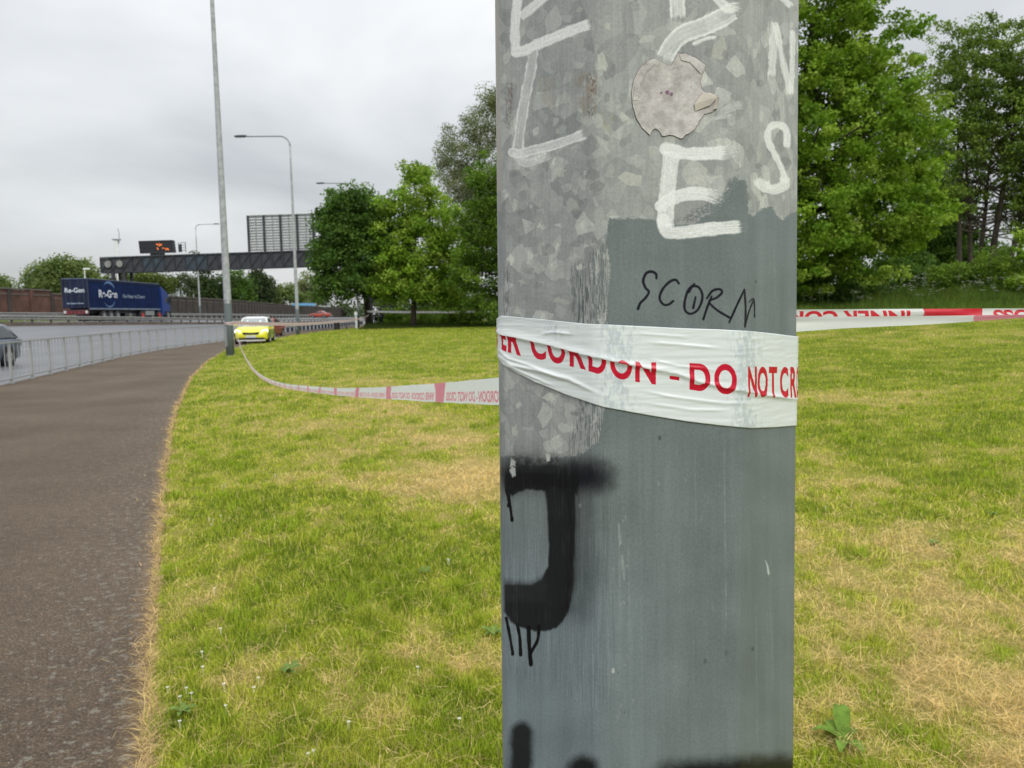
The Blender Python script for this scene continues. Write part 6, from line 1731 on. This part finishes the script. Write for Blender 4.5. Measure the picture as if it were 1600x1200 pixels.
def tree(label, base, blobs, nclump, per, size, crad, cols, trunk_r, seed, name='tree', group=None, cat='tree', nlimb=14, trunks=None, top=None, shell=.45, up=.45, bark='bark'):
    """blobs: world (cx,cy,cz,rx,ry,rz)"""
    r = np.random.default_rng(seed)
    root = empty(name, base, 0, label, cat, group); b0 = np.array(base)
    B = np.array(blobs, float); vol = B[:, 3] * B[:, 4] * B[:, 5]; vol = vol ** .8; vol /= vol.sum()
    bi = r.choice(len(B), nclump, p=vol)
    u = rand_unit(nclump, r); rad = shell + (1 - shell) * r.random((nclump, 1)) ** .6
    inner = r.random((nclump, 1)) < .22; rad = np.where(inner, rad * .55, rad)
    wob = 1 + .22 * (fbm(u[:, 0] * 3 + seed, u[:, 2] * 3 + u[:, 1] * 2, seed, 3)[:, None] - .5) * 2
    C = B[bi, :3] + u * B[bi, 3:] * rad * wob
    C = C[C[:, 2] > b0[2] + .25]
    V, F, col = leaf_mesh(C - b0, crad, per, size, np.array(cols), r, up)
    crown = link('crown', np_mesh('crown', V, F, False, cols=col), M['leaf'], root)
    # trunk and limbs
    zc = B[:, 2].max() if top is None else top
    cx, cy = (B[:, 0] * vol).sum(), (B[:, 1] * vol).sum()
    trunks = trunks or [(0, 0, cx - b0[0], cy - b0[1])]
    lm = MB()
    for ti_, (x0, y0, x1, y1) in enumerate(trunks):
        H_ = (zc - b0[2]) * (.9 if ti_ == 0 else .75); tp = []; tr_ = []
        tr0 = trunk_r * (1 if ti_ == 0 else .75)
        for i in range(9):
            t = i / 8; j = .12 * H_ * .1
            tp.append(Vector((x0 + (x1 - x0) * t ** 1.3 + r.normal() * j * t * (1 - t), y0 + (y1 - y0) * t ** 1.3 + r.normal() * j * t * (1 - t), -.15 + H_ * t)))
            tr_.append(tr0 * (1.25 if i == 0 else 1) * (1 - .88 * t) + .02)
        MB().tube(tp, tr_, 9).build('trunk', M[bark], root, True)
        for k in range(nlimb):
            t = .30 + .60 * r.random(); p0 = tp[int(t * 8)].lerp(tp[min(8, int(t * 8) + 1)], t * 8 % 1)
            cand = C[r.integers(0, len(C), 6)] - b0; cand = cand[np.argmin(np.abs(cand[:, 2] - p0.z - 1.5) + .2 * np.hypot(cand[:, 0] - p0.x, cand[:, 1] - p0.y))]
            e = Vector(cand); mid = p0.lerp(e, .5) + Vector((0, 0, -.08 * (e - p0).length))
            r0 = tr0 * (1 - .85 * t) * .45 + .01
            lm.tube([p0, p0.lerp(mid, .5) + Vector((0, 0, .02)), mid, e], [r0, r0 * .8, r0 * .6, r0 * .2], 5, False)
            for q in range(2):
                c2 = C[r.integers(0, len(C), 12)] - b0; c2 = c2[np.argmin(np.linalg.norm(c2 - np.array(mid), axis=1))]
                lm.tube([mid, mid.lerp(Vector(c2), .6) + Vector((0, 0, .1)), Vector(c2)], [r0 * .45, r0 * .3, r0 * .12], 4, False)
    lm.build('limbs', M[bark], root, True)
    return root
def blob(px, py, rx, ry, y, depth_r=None):
    c = at_y(px, py, y); k = y / FPX * 1.10
    return (c.x, c.y, c.z, rx * k, (depth_r if depth_r else rx * k), ry * k)
G_MAPLE = [(0.18, 0.3, 0.029), (0.222, 0.348, 0.038), (0.138, 0.246, 0.024), (0.282, 0.39, 0.06)]
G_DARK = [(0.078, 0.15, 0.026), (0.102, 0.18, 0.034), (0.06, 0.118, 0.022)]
G_MID = [(0.144, 0.228, 0.031), (0.18, 0.282, 0.038), (0.114, 0.192, 0.026)]
G_PALE = [(.215, .25, .125), (.18, .215, .105), (.25, .28, .15)]
G_FAR = [(0.15, 0.198, 0.066), (0.18, 0.228, 0.072), (0.114, 0.168, 0.054)]

def build_trees():
    # ---- left group under which the officers stand (about 85 m off)
    y = 81
    tree('dark dense tree left of the lighter maple, with the wide trunk beside two people', (TRUNK[0], TRUNK[1], 0),
         [blob(530, 350, 36, 48, y), blob(500, 395, 14, 40, y), blob(548, 350, 44, 48, y), blob(530, 410, 42, 52, y), blob(582, 405, 40, 60, y), blob(555, 315, 24, 28, y), blob(515, 445, 24, 32, y), blob(560, 438, 44, 30, y), blob(600, 440, 24, 26, y), blob(585, 340, 28, 38, y), blob(515, 345, 16, 26, y)], 560, 70, .32, .95, G_DARK, .40, 101, group='trees beyond the lawn')
    y = 80; t = at_y(646, 513, y)
    tree('lighter green maple with a clear dark trunk standing at the back of the lawn', (t.x, y, 0),
         [blob(650, 300, 42, 38, y), blob(620, 355, 42, 44, y), blob(680, 350, 42, 48, y), blob(610, 425, 40, 46, y), blob(660, 420, 48, 52, y), blob(705, 420, 38, 56, y), blob(655, 275, 20, 20, y), blob(630, 452, 50, 18, y), blob(690, 455, 40, 20, y), blob(592, 385, 18, 36, y)], 600, 72, .30, .88, G_MAPLE, .30, 102, group='trees beyond the lawn')
    y = 72; t = at_y(790, 515, y)
    tree('deep green tree half hidden behind the left side of the close-up column', (t.x, y, 0.1),
         [blob(770, 290, 44, 50, y), blob(750, 360, 40, 60, y), blob(800, 330, 50, 70, y), blob(765, 440, 50, 50, y), blob(830, 400, 60, 80, y), blob(745, 290, 18, 24, y), blob(725, 420, 20, 40, y)], 520, 66, .27, .80, [(.115, .200, .025), (.145, .235, .03), (.085, .155, .022)], .34, 103, group='trees beyond the lawn')
    y = 104; t = at_y(745, 505, y)
    tree('tall pale feathery willow rising behind the maples left of the column', (t.x, y, 0),
         [blob(735, 235, 44, 44, y), blob(770, 190, 38, 50, y), blob(700, 260, 26, 34, y), blob(790, 160, 30, 30, y), blob(745, 290, 60, 30, y), blob(760, 350, 60, 60, y)], 700, 60, .24, 1.2, [(.17, .20, .105), (.145, .175, .09), (.20, .225, .125)], .35, 104, name='willow_tree', group='trees beyond the lawn', nlimb=26)
    # hedge under them
    for k, (px, w, h_, yy, lab) in enumerate(((625, 36, 24, 88, 'low dark hedge bush behind the grey cabinet'), (685, 45, 26, 86, 'low dark hedge bush right of the maple trunk'), (745, 45, 30, 82, 'low dark hedge bush beside the left edge of the column'), (715, 30, 22, 84, 'small low hedge bush in the middle of the hedge row'))):
        t = at_y(px, 512, yy)
        tree(lab, (t.x, yy, 0), [blob(px, 512 - h_ * .45, w, h_ * .75, yy)], 90, 60, .26, .55, G_MID, .06, 110 + k, name='hedge_bush', group='low bushes under the trees', cat='bush', nlimb=4)
    # ---- right side: big maple and the darker one with bare stems
    y = 38
    def gz(x, yy): return float(H_lawn(x, yy))
    t = at_y(1215, 470, y)
    tree('huge bright green maple filling the view right of the column', (t.x, y, gz(t.x, y)),
         [blob(1250, 60, 120, 95, y), blob(1340, 110, 95, 95, y), blob(1395, 200, 70, 85, y), blob(1290, 210, 120, 100, y), blob(1350, 320, 105, 80, y), blob(1230, 330, 120, 90, y), blob(1420, 300, 55, 70, y), blob(1270, -40, 90, 90, y), blob(1150, 200, 110, 130, y), blob(1260, 395, 90, 55, y), blob(1360, 390, 80, 45, y), blob(1130, 60, 80, 90, y), blob(1330, 30, 50, 50, y), blob(1430, 370, 40, 30, y), blob(1445, 210, 22, 40, y)],
         1500, 92, .19, .52, G_MAPLE, .33, 201, nlimb=34, name='maple_tree', group='trees right of the column')
    y = 47; t = at_y(1545, 455, y)
    tree('thin-crowned darker tree with several bare stems at the right edge', (t.x, y, gz(t.x, y)),
         [blob(1520, 90, 62, 60, y), blob(1590, 110, 60, 75, y), blob(1500, 200, 42, 70, y), blob(1570, 210, 75, 65, y), blob(1640, 180, 60, 110, y), blob(1480, 130, 28, 50, y), blob(1600, 320, 45, 60, y), blob(1500, 300, 32, 40, y), blob(1660, 320, 60, 80, y)],
         980, 62, .18, .52, [(.145, .215, .04), (.18, .255, .048), (.11, .175, .034)], .20, 202, nlimb=20, name='thin_tree', group='trees right of the column',
         trunks=[(0, 0, 1.6, 0), (-.9, .3, -1.7, .4), (-1.7, .2, -2.3, 0), (.9, -.3, 3.3, .3), (-.3, .6, .3, .6), (1.8, .5, 3.9, .5)], shell=.35)
    y = 56; t = at_y(1450, 470, y)
    tree('dark background tree between the big maple and the thin tree', (t.x, y, gz(t.x, y)),
         [blob(1460, 330, 55, 60, y), blob(1430, 390, 60, 40, y), blob(1500, 400, 60, 40, y), blob(1455, 240, 26, 60, y)], 520, 60, .24, .8, G_DARK, .2, 203, nlimb=10, group='trees right of the column')
    # bushes along the foot
    for k, (px, py, w, h_, yy, cs, lab) in enumerate((
            (1275, 430, 48, 34, 42, G_MID, 'shadowy leafy bush just right of the column behind the tape'),
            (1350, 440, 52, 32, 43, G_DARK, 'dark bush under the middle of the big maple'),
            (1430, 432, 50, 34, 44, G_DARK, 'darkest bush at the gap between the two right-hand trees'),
            (1500, 440, 44, 26, 41, G_MID, 'rounded bush behind the white wild flowers'),
            (1570, 430, 50, 42, 40, G_MID, 'broad green bush at the right edge below the bare stems'),
            (1625, 420, 50, 60, 38, G_MAPLE, 'light green shrub cut off by the right edge of view'),
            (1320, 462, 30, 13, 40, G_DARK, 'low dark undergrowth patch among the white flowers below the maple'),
            (1480, 458, 34, 14, 41, G_MID, 'low undergrowth mound left of the biggest flower patch'),
            (1560, 462, 30, 12, 39, G_MID, 'low green mound in front of the broad bush at right'),
            (1210, 435, 50, 34, 43, G_MID, 'dark bush hidden mostly behind the right side of the column'))):
        t = at_y(px, py + h_, yy); zg = min(gz(t.x, yy), blob(px, py, w, h_, yy)[2] - h_ * .02)
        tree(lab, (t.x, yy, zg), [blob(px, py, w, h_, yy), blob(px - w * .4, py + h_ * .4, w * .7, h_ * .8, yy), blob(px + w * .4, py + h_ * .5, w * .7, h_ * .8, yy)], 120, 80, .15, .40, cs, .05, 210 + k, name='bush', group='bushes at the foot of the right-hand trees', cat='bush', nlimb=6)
    # ---- trees behind the motorway wall
    def far(label, px, base, y_, blobs_, n, per, size, crad, cols, seed, name='tree'):
        size *= max(1, y_ / 150); crad *= max(1, y_ / 150)
        t = at_y(px, base, y_); t.z = 0.1
        tree(label, tuple(t), [blob(*b, y_) for b in blobs_], n, per, size, crad, cols, .25, seed, name=name, group='trees behind the motorway wall', nlimb=10)
    far('rounded green tree behind the brick wall, left of the lorry', 100, 470, 125, [(75, 432, 28, 20), (105, 425, 32, 22), (130, 432, 24, 20), (95, 450, 50, 16), (60, 445, 16, 14)], 260, 55, .45, 1.6, G_FAR, 301)
    far('small green tree at the far left edge above the wall', 5, 470, 140, [(4, 450, 14, 12), (-8, 446, 16, 14)], 60, 50, .45, 1.5, G_FAR, 302)
    far('yellow green tree directly above the lorry under the gantry', 215, 475, 150, [(190, 446, 30, 16), (225, 442, 34, 18), (255, 446, 18, 16)], 150, 50, .45, 1.4, [(.11, .14, .03), (.085, .12, .028)], 303)
    far('thin airy tree showing sky through it right of the lorry cab', 283, 480, 176, [(275, 440, 22, 16), (290, 450, 26, 14), (262, 452, 12, 12)], 46, 44, .40, 1.1, [(.05, .07, .03), (.07, .09, .04)], 304)
    far('dark tree behind the wall just left of the nearest lamp column', 328, 485, 190, [(318, 442, 22, 20), (340, 448, 22, 22), (312, 400, 10, 12), (325, 460, 34, 14), (314, 420, 9, 20)], 170, 50, .42, 1.3, [(.040, .065, .022), (.052, .08, .026)], 305)
    far('mid green tree just right of the nearest lamp column', 375, 490, 222, [(368, 438, 16, 18), (378, 455, 22, 18), (362, 462, 16, 10)], 110, 50, .42, 1.3, G_DARK, 306)
    far('pointed conical tree under the big direction sign', 405, 490, 255, [(404, 425, 7, 16), (403, 443, 16, 18), (408, 460, 24, 14), (418, 446, 9, 9)], 150, 50, .42, 1.2, [(.045, .07, .03), (.06, .085, .034)], 307)
    far('row tree with dark rounded top between the conical tree and the dark tree', 440, 490, 310, [(436, 462, 12, 14), (450, 456, 12, 12), (428, 468, 12, 9), (462, 466, 14, 10)], 90, 46, .45, 1.3, G_FAR, 308)
    far('light airy tree glimpsed at the left edge of the dark tree', 485, 492, 380, [(485, 440, 14, 16), (478, 460, 14, 14), (498, 455, 14, 20), (470, 448, 8, 8)], 100, 44, .42, 1.2, G_PALE, 309)
build_trees()

# far-off wood that closes the horizon on every side
def far_wood():
    r = np.random.default_rng(5); C = []
    for a in np.arange(-75, 75, .55):
        d = 420 + 60 * math.sin(a * .3)
        if -36 < a < -12: d = 520
        for k in range(5):
            C.append((d * math.sin(R(a)) + r.normal() * 6, d * math.cos(R(a)) + r.normal() * 6, 1 + r.random() * (9 if a > -12 else 7)))
    V, F, c = leaf_mesh(np.array(C), 5.5, 40, 1.9, np.array([(.05, .075, .035), (.065, .09, .04)]), r)
    o = link('far_wood', np_mesh('far_wood', V, F, False, cols=c), M['leaf']); tag(o, 'distant belt of trees closing the view beyond the lawn and road', 'wood', kind='stuff')
far_wood()

# ================================================================== grass
def blades(x, y, h, w, col, r, lean=.45, two=True, flatmask=None, twist=None):
    n = len(x); z = H_lawn(x, y) + .008
    az = r.random(n) * 2 * np.pi
    ln = np.abs(r.normal(0, lean, n)) + .08
    if flatmask is not None: ln = np.where(flatmask, 1.15 + .35 * r.random(n), ln)
    ln = np.clip(ln, 0, 1.5)
    dx, dy = np.cos(az) * np.sin(ln), np.sin(az) * np.sin(ln); dz = np.cos(ln)
    fa = r.random(n) * 2 * np.pi
    wx, wy = np.cos(fa) * w / 2, np.sin(fa) * w / 2
    lift = np.where(flatmask, .006 + .03 * r.random(n), 0) if flatmask is not None else 0
    P0 = np.stack([x, y, z + lift], -1); Wv = np.stack([wx, wy, 0 * wx], -1)
    if two:
        m1 = P0 + np.stack([dx * h * .5, dy * h * .5, (dz * .9 + .12) * h * .5], -1)
        bend = np.stack([dx * h * .62, dy * h * .62, dz * h * .36 - .02 * h], -1)
        tip = m1 + bend
        V = np.stack([P0 - Wv, P0 + Wv, m1 + Wv * .8, m1 - Wv * .8, tip], 1).reshape(-1, 3)
        b = np.arange(n)[:, None] * 5
        F = np.concatenate([b + [0, 1, 2], b + [0, 2, 3], b + [3, 2, 4]], 1).reshape(-1, 3)
        C = np.repeat(col, 5, 0)
    else:
        tip = P0 + np.stack([dx * h, dy * h, dz * h], -1)
        V = np.stack([P0 - Wv, P0 + Wv, tip], 1).reshape(-1, 3); F = np.arange(n * 3).reshape(n, 3); C = np.repeat(col, 3, 0)
    return V, F, C
def sample_wedge(n, r0, r1, a0, a1, r):
    rr = r0 * (r1 / r0) ** r.random(n); aa = R(a0) + (R(a1) - R(a0)) * r.random(n)
    x, y = rr * np.sin(aa), rr * np.cos(aa); e = x - E(y); k = (e > -.02) & ((x - PC[0]) ** 2 + (y - PC[1]) ** 2 > .17 ** 2)
    return x[k], y[k], rr[k], e[k]
def build_grass():
    r = np.random.default_rng(77)
    def field(n, r0, r1, a0, a1, two, name, label):
        x, y, rr, e = sample_wedge(n, r0, r1, a0, a1, r)
        col, s, l = lawn_col(x, y)
        u = r.random(len(x)); dry = u < (s * .80 + .07) * (1 - .45 * sm(10, 35, rr))
        k2 = fbm(x * 3.1, y * 3.1, 43, 2)
        # individual colour: fresh, yellowing, dead
        c = np.where(dry[:, None], C_STRAW * (0.45 + .85 * r.random((len(x), 1))), 1.10 * col * (np.array([.90, .98, .85]) ** sm(8, 30, rr)[:, None]) * (.95 + (r.random((len(x), 1)) ** 1.2 - .5) * (1 - .65 * sm(6, 28, rr)[:, None])))
        yl = (r.random(len(x)) < .22 - .14 * sm(8, 30, rr)) & ~dry; c = np.where(yl[:, None], c * .45 + C_YEL * .75, c)
        tuft = fbm(x * 7, y * 7, 45, 3)
        h = (.010 + .058 * tuft ** 1.5 + .018 * l) * (0.6 + .9 * r.random(len(x))) * (1 + rr / 45)
        h = np.where(dry, h * 1.0 + .03 * r.random(len(x)), h)
        thin = np.clip(1 - s, .35, 1)
        keep = (r.random(len(x)) < np.where(dry, 1, thin))
        w = np.maximum(.0026, .00072 * rr) * (0.7 + .6 * r.random(len(x)))
        flat = dry & (r.random(len(x)) < .8)
        w = np.where(flat, w * .75, w)
        h = np.where(flat, h * 1.25, h)
        h = h * np.where(rr > 14, .85, 1)
        x, y, h, w, c, flat = x[keep], y[keep], h[keep], w[keep], c[keep], flat[keep]
        V, F, C = blades(x, y, h, w, np.clip(c, 0, 1), r, two=two, flatmask=flat)
        o = link(name, np_mesh(name, V, F, False, cols=C), M['blade']); tag(o, label, 'grass', kind='stuff')
    field(330000, 1.9, 7.0, -46, 46, True, 'grass', 'mown grass close to the column with straw-coloured patches')
    field(560000, 6.8, 85, -42, 44, False, 'grass', 'mown lawn stretching away to the trees')
    # longer fresh tufts
    tx, ty, rr, e = sample_wedge(1500, 2.0, 16, -42, 44, r); s, l = patches(tx, ty); k = (r.random(len(tx)) < .25 + l) & (s < .6); tx, ty, rr = tx[k], ty[k], rr[k]
    per = 34; X = np.repeat(tx, per) + r.normal(0, .022, len(tx) * per); Y = np.repeat(ty, per) + r.normal(0, .022, len(tx) * per); RR = np.repeat(rr, per)
    h = (.05 + .055 * r.random(len(X))); w = np.maximum(.003, .0009 * RR); c = (C_LUSH * .9 + C_GREEN * .35) * (0.75 + .6 * r.random((len(X), 1)))
    V, F, C = blades(X, Y, h, w, np.clip(c, 0, 1), r, lean=.5); o = link('grass_tufts', np_mesh('grass_tufts', V, F, False, cols=C), M['blade']); tag(o, 'longer fresh green tufts dotted over the mown grass', 'grass', kind='stuff')
    # dead clippings along the path edge
    n = 6500; rr = 2.0 * (30 / 2.0) ** r.random(n); yy = rr * .92; ex = E(yy) + r.normal(.0, .011, n) + (fbm(yy * 6, yy * 0 + 2, 61, 3) - .5) * .15
    ex = ex + np.where(r.random(n) < .08, -abs(r.normal(0, .06, n)), 0)
    c = np.array([.56, .40, .215]) * (.6 + .6 * r.random((n, 1))); h = .02 + .035 * r.random(n) + .05 * (r.random(n) < .06); w = np.maximum(.0022, .0009 * rr)
    V, F, C = blades(ex, yy, h, w, np.clip(c, 0, 1), r, flatmask=np.ones(n, bool)); V[:, 2] = np.maximum(V[:, 2], .003)
    o = link('dead_grass_edge', np_mesh('dead_grass_edge', V, F, False, cols=C), M['blade']); tag(o, 'orange dead grass lying along the edge of the tarmac path', 'dead grass', kind='stuff')
    # tall grass at the foot of the bushes on the right
    n = 75000; a = R(8) + (R(38) - R(8)) * r.random(n); rr = 34 + 15 * r.random(n) ** .8; x, y = rr * np.sin(a), rr * np.cos(a)
    c = np.array([.085, .145, .025]) * (.6 + .8 * r.random((n, 1))); fb = fbm(x * .9, y * .9, 63, 3); c = c * (.45 + 1.1 * fb[:, None]) + np.array([.05, .035, .005]) * (fbm(x * 2.5, y * 2.5, 64, 2)[:, None] > .62); h = (.15 + .95 * fb ** 1.5 * r.random(n)) * (.35 + .65 * sm(34, 40, rr)); w = np.full(n, .030)
    V, F, C = blades(x, y, h, w, c, r, lean=.3, two=False); o = link('tall_grass', np_mesh('tall_grass', V, F, False, cols=C), M['blade']); tag(o, 'uncut dark grass fringe at the foot of the right-hand bushes', 'grass', kind='stuff')
    n = 22000; a = R(-15) + (R(3) + R(15)) * r.random(n); rr = 78 + 8 * r.random(n); x, y = rr * np.sin(a), rr * np.cos(a)
    c = np.array([.055, .085, .018]) * (.6 + .8 * r.random((n, 1))); h = .2 + .6 * r.random(n) * sm(78, 83, rr)
    k = x > E(y) + 2.5
    V, F, C = blades(x[k], y[k], h[k], np.full(k.sum(), .06), c[k], r, lean=.3, two=False); o = link('tall_grass', np_mesh('tall_grass', V, F, False, cols=C), M['blade']); tag(o, 'uncut grass fringe under the left-hand trees', 'grass', kind='stuff')
build_grass()

# cow parsley: stems with flat white flower heads
def parsley():
    r = np.random.default_rng(9); mst = MB(); V = []; F = []
    spots = []
    for (px, n, sp) in ((1262, 9, 20), (1285, 14, 22), (1345, 14, 26), (1390, 12, 22), (1430, 18, 26), (1452, 10, 16), (1500, 12, 24), (1528, 26, 22), (1560, 8, 16), (1600, 8, 20)):
        for _ in range(n):
            p_ = px + r.normal() * sp * .55; d = 36.0 + 8.0 * r.random() ** 1.6; q = at_y(p_, 470, d); spots.append((q.x, d))
    for x, y in spots:
        z = float(H_lawn(x, y)); h = .55 + .55 * r.random(); lx, ly = r.normal(0, .06, 2)
        top = Vector((x + lx, y + ly, z + h)); mst.tube([(x, y, z - .02), top], [.009, .006], 3, False)
        for k in range(r.integers(2, 5)):
            c = top + Vector((r.normal(0, .09), r.normal(0, .09), r.normal(0, .06))); mst.tube([top - Vector((0, 0, .12)), c], [.005, .004], 3, False)
            for j in range(9):
                o_ = c + Vector((r.normal(0, .032), r.normal(0, .032), r.normal(0, .008))); s = .022 + .018 * r.random(); b = len(V)
                V += [o_ + Vector((-s, 0, 0)), o_ + Vector((0, -s, .006)), o_ + Vector((s, 0, 0)), o_ + Vector((0, s, .006))]; F.append((b, b + 1, b + 2, b + 3))
    spots = spots[:]; root = empty('cow_parsley', (spots[0][0], spots[0][1], 0), 0, 'white flowering cow parsley in front of the right-hand bushes', 'wild flowers'); o0 = root.location
    M['umbel'] = simple('white petals', (.82, .82, .74), .9, spec=.1); M['stem'] = simple('green stems', (.06, .11, .02), .8)
    fl = link('flower_heads', np_mesh('flower_heads', [tuple(v - o0) for v in V], F), M['umbel'], root); fl['kind'] = 'stuff'
    mst.v = [tuple(Vector(v) - o0) for v in mst.v]; st = mst.build('stems', M['stem'], root); st['kind'] = 'stuff'
    # daisies in the lawn
    D = MB()
    for px, py in ((326, 812), (333, 814), (330, 820), (345, 808), (430, 812), (436, 821), (404, 1065), (397, 1083), (353, 1109), (345, 987), (335, 920), (317, 1046), (299, 1084), (291, 1079), (490, 1176), (482, 1182), (545, 1133), (653, 1047), (718, 1128), (700, 881), (702, 883), (350, 1072), (262, 1076), (281, 1090), (316, 1023), (281, 1128), (748, 750), (350, 714), (430, 747), (347, 762), (352, 760), (1500, 700), (1290, 795)):
        p = at_z(px, py, .045); p.z = float(H_lawn(p.x, p.y)) + .05; rr = .007
        for k in range(8):
            a = 2 * math.pi * k / 8; D.add([p + Vector((math.cos(a - .3) * rr * .4, math.sin(a - .3) * rr * .4, 0)), p + Vector((math.cos(a - .25) * rr, math.sin(a - .25) * rr, .002)), p + Vector((math.cos(a + .25) * rr, math.sin(a + .25) * rr, .002)), p + Vector((math.cos(a + .3) * rr * .4, math.sin(a + .3) * rr * .4, 0))], [(0, 1, 2, 3)])
        D.tube([p - Vector((0, 0, .05)), p], [.0012, .0012], 3, False)
    o = D.build('daisies', M['umbel']); tag(o, 'tiny white daisies scattered in the grass beside the path', 'daisies', kind='stuff')
parsley()

# broad-leaved weed (dock) in the lower right and a few rosettes
def leaf_strip(p, az, L, W_, lift, droop, mat, name, parent):
    n = 7; vs = []; fs = []
    for i in range(n + 1):
        t = i / n; w = W_ * math.sin(math.pi * min(.98, .08 + .9 * t)) ** .8; rr = L * t; zz = lift * L * math.sin(t * math.pi * .5) - droop * L * t * t
        cx, cy = rr * math.cos(az), rr * math.sin(az); sx, sy = -math.sin(az) * w, math.cos(az) * w; wav = .06 * W_ * math.sin(i * 2.2)
        vs += [(p[0] + cx - sx, p[1] + cy - sy, p[2] + zz + w * .35 + wav), (p[0] + cx, p[1] + cy, p[2] + zz), (p[0] + cx + sx, p[1] + cy + sy, p[2] + zz + w * .35 - wav)]
    for i in range(n): fs += [(3 * i, 3 * i + 1, 3 * i + 4, 3 * i + 3), (3 * i + 1, 3 * i + 2, 3 * i + 5, 3 * i + 4)]
    return MB().add(vs, fs).build(name, mat, parent, True)
def weeds():
    M['dock'] = simple('dock leaf', (.12, .20, .03), .75, 0, .3, 30, spec=.1); M['dock2'] = simple('plantain leaf', (.13, .20, .045), .75, 0, .25, 30, spec=.1)
    P = at_z(1318, 1165, .03)
    w = empty('dock_plant', (P.x, P.y, float(H_lawn(P.x, P.y))), 0, 'broad-leaved dock weed standing in straw at the bottom right', 'weed')
    for az, L, W_, lift in ((2.0, .09, .024, .7), (1.3, .12, .028, .95), (.6, .08, .018, .6), (2.9, .10, .018, .7), (-1.2, .09, .02, .5), (4.2, .10, .02, .55)):
        leaf_strip((0, 0, .01), az, L, W_, lift, .35, M['dock'], 'leaf', w)
    for k, (px, py, lab) in enumerate(((285, 1112, 'small grey green plantain rosette near the dead grass edge'), (452, 1058, 'flat plantain rosette in the middle of the lawn left of the column'), (770, 995, 'plantain rosette tucked against the left of the column foot'), (1460, 855, 'plantain rosette in the straw right of the column'), (665, 900, 'plantain rosette beside a pale straw patch'), (1550, 810, 'plantain rosette near the right edge'))):
        P = at_z(px, py, .03); w = empty('plantain', (P.x, P.y, float(H_lawn(P.x, P.y)) + .01), k * .9, lab, 'weed', 'rosette weeds in the lawn')
        for j in range(7):
            leaf_strip((0, 0, .012), j * .9 + random.random() * .4, .035 + .025 * random.random(), .009 + .005 * random.random(), .55 + .3 * random.random(), .3, M['dock2'], 'leaf', w)
weeds()
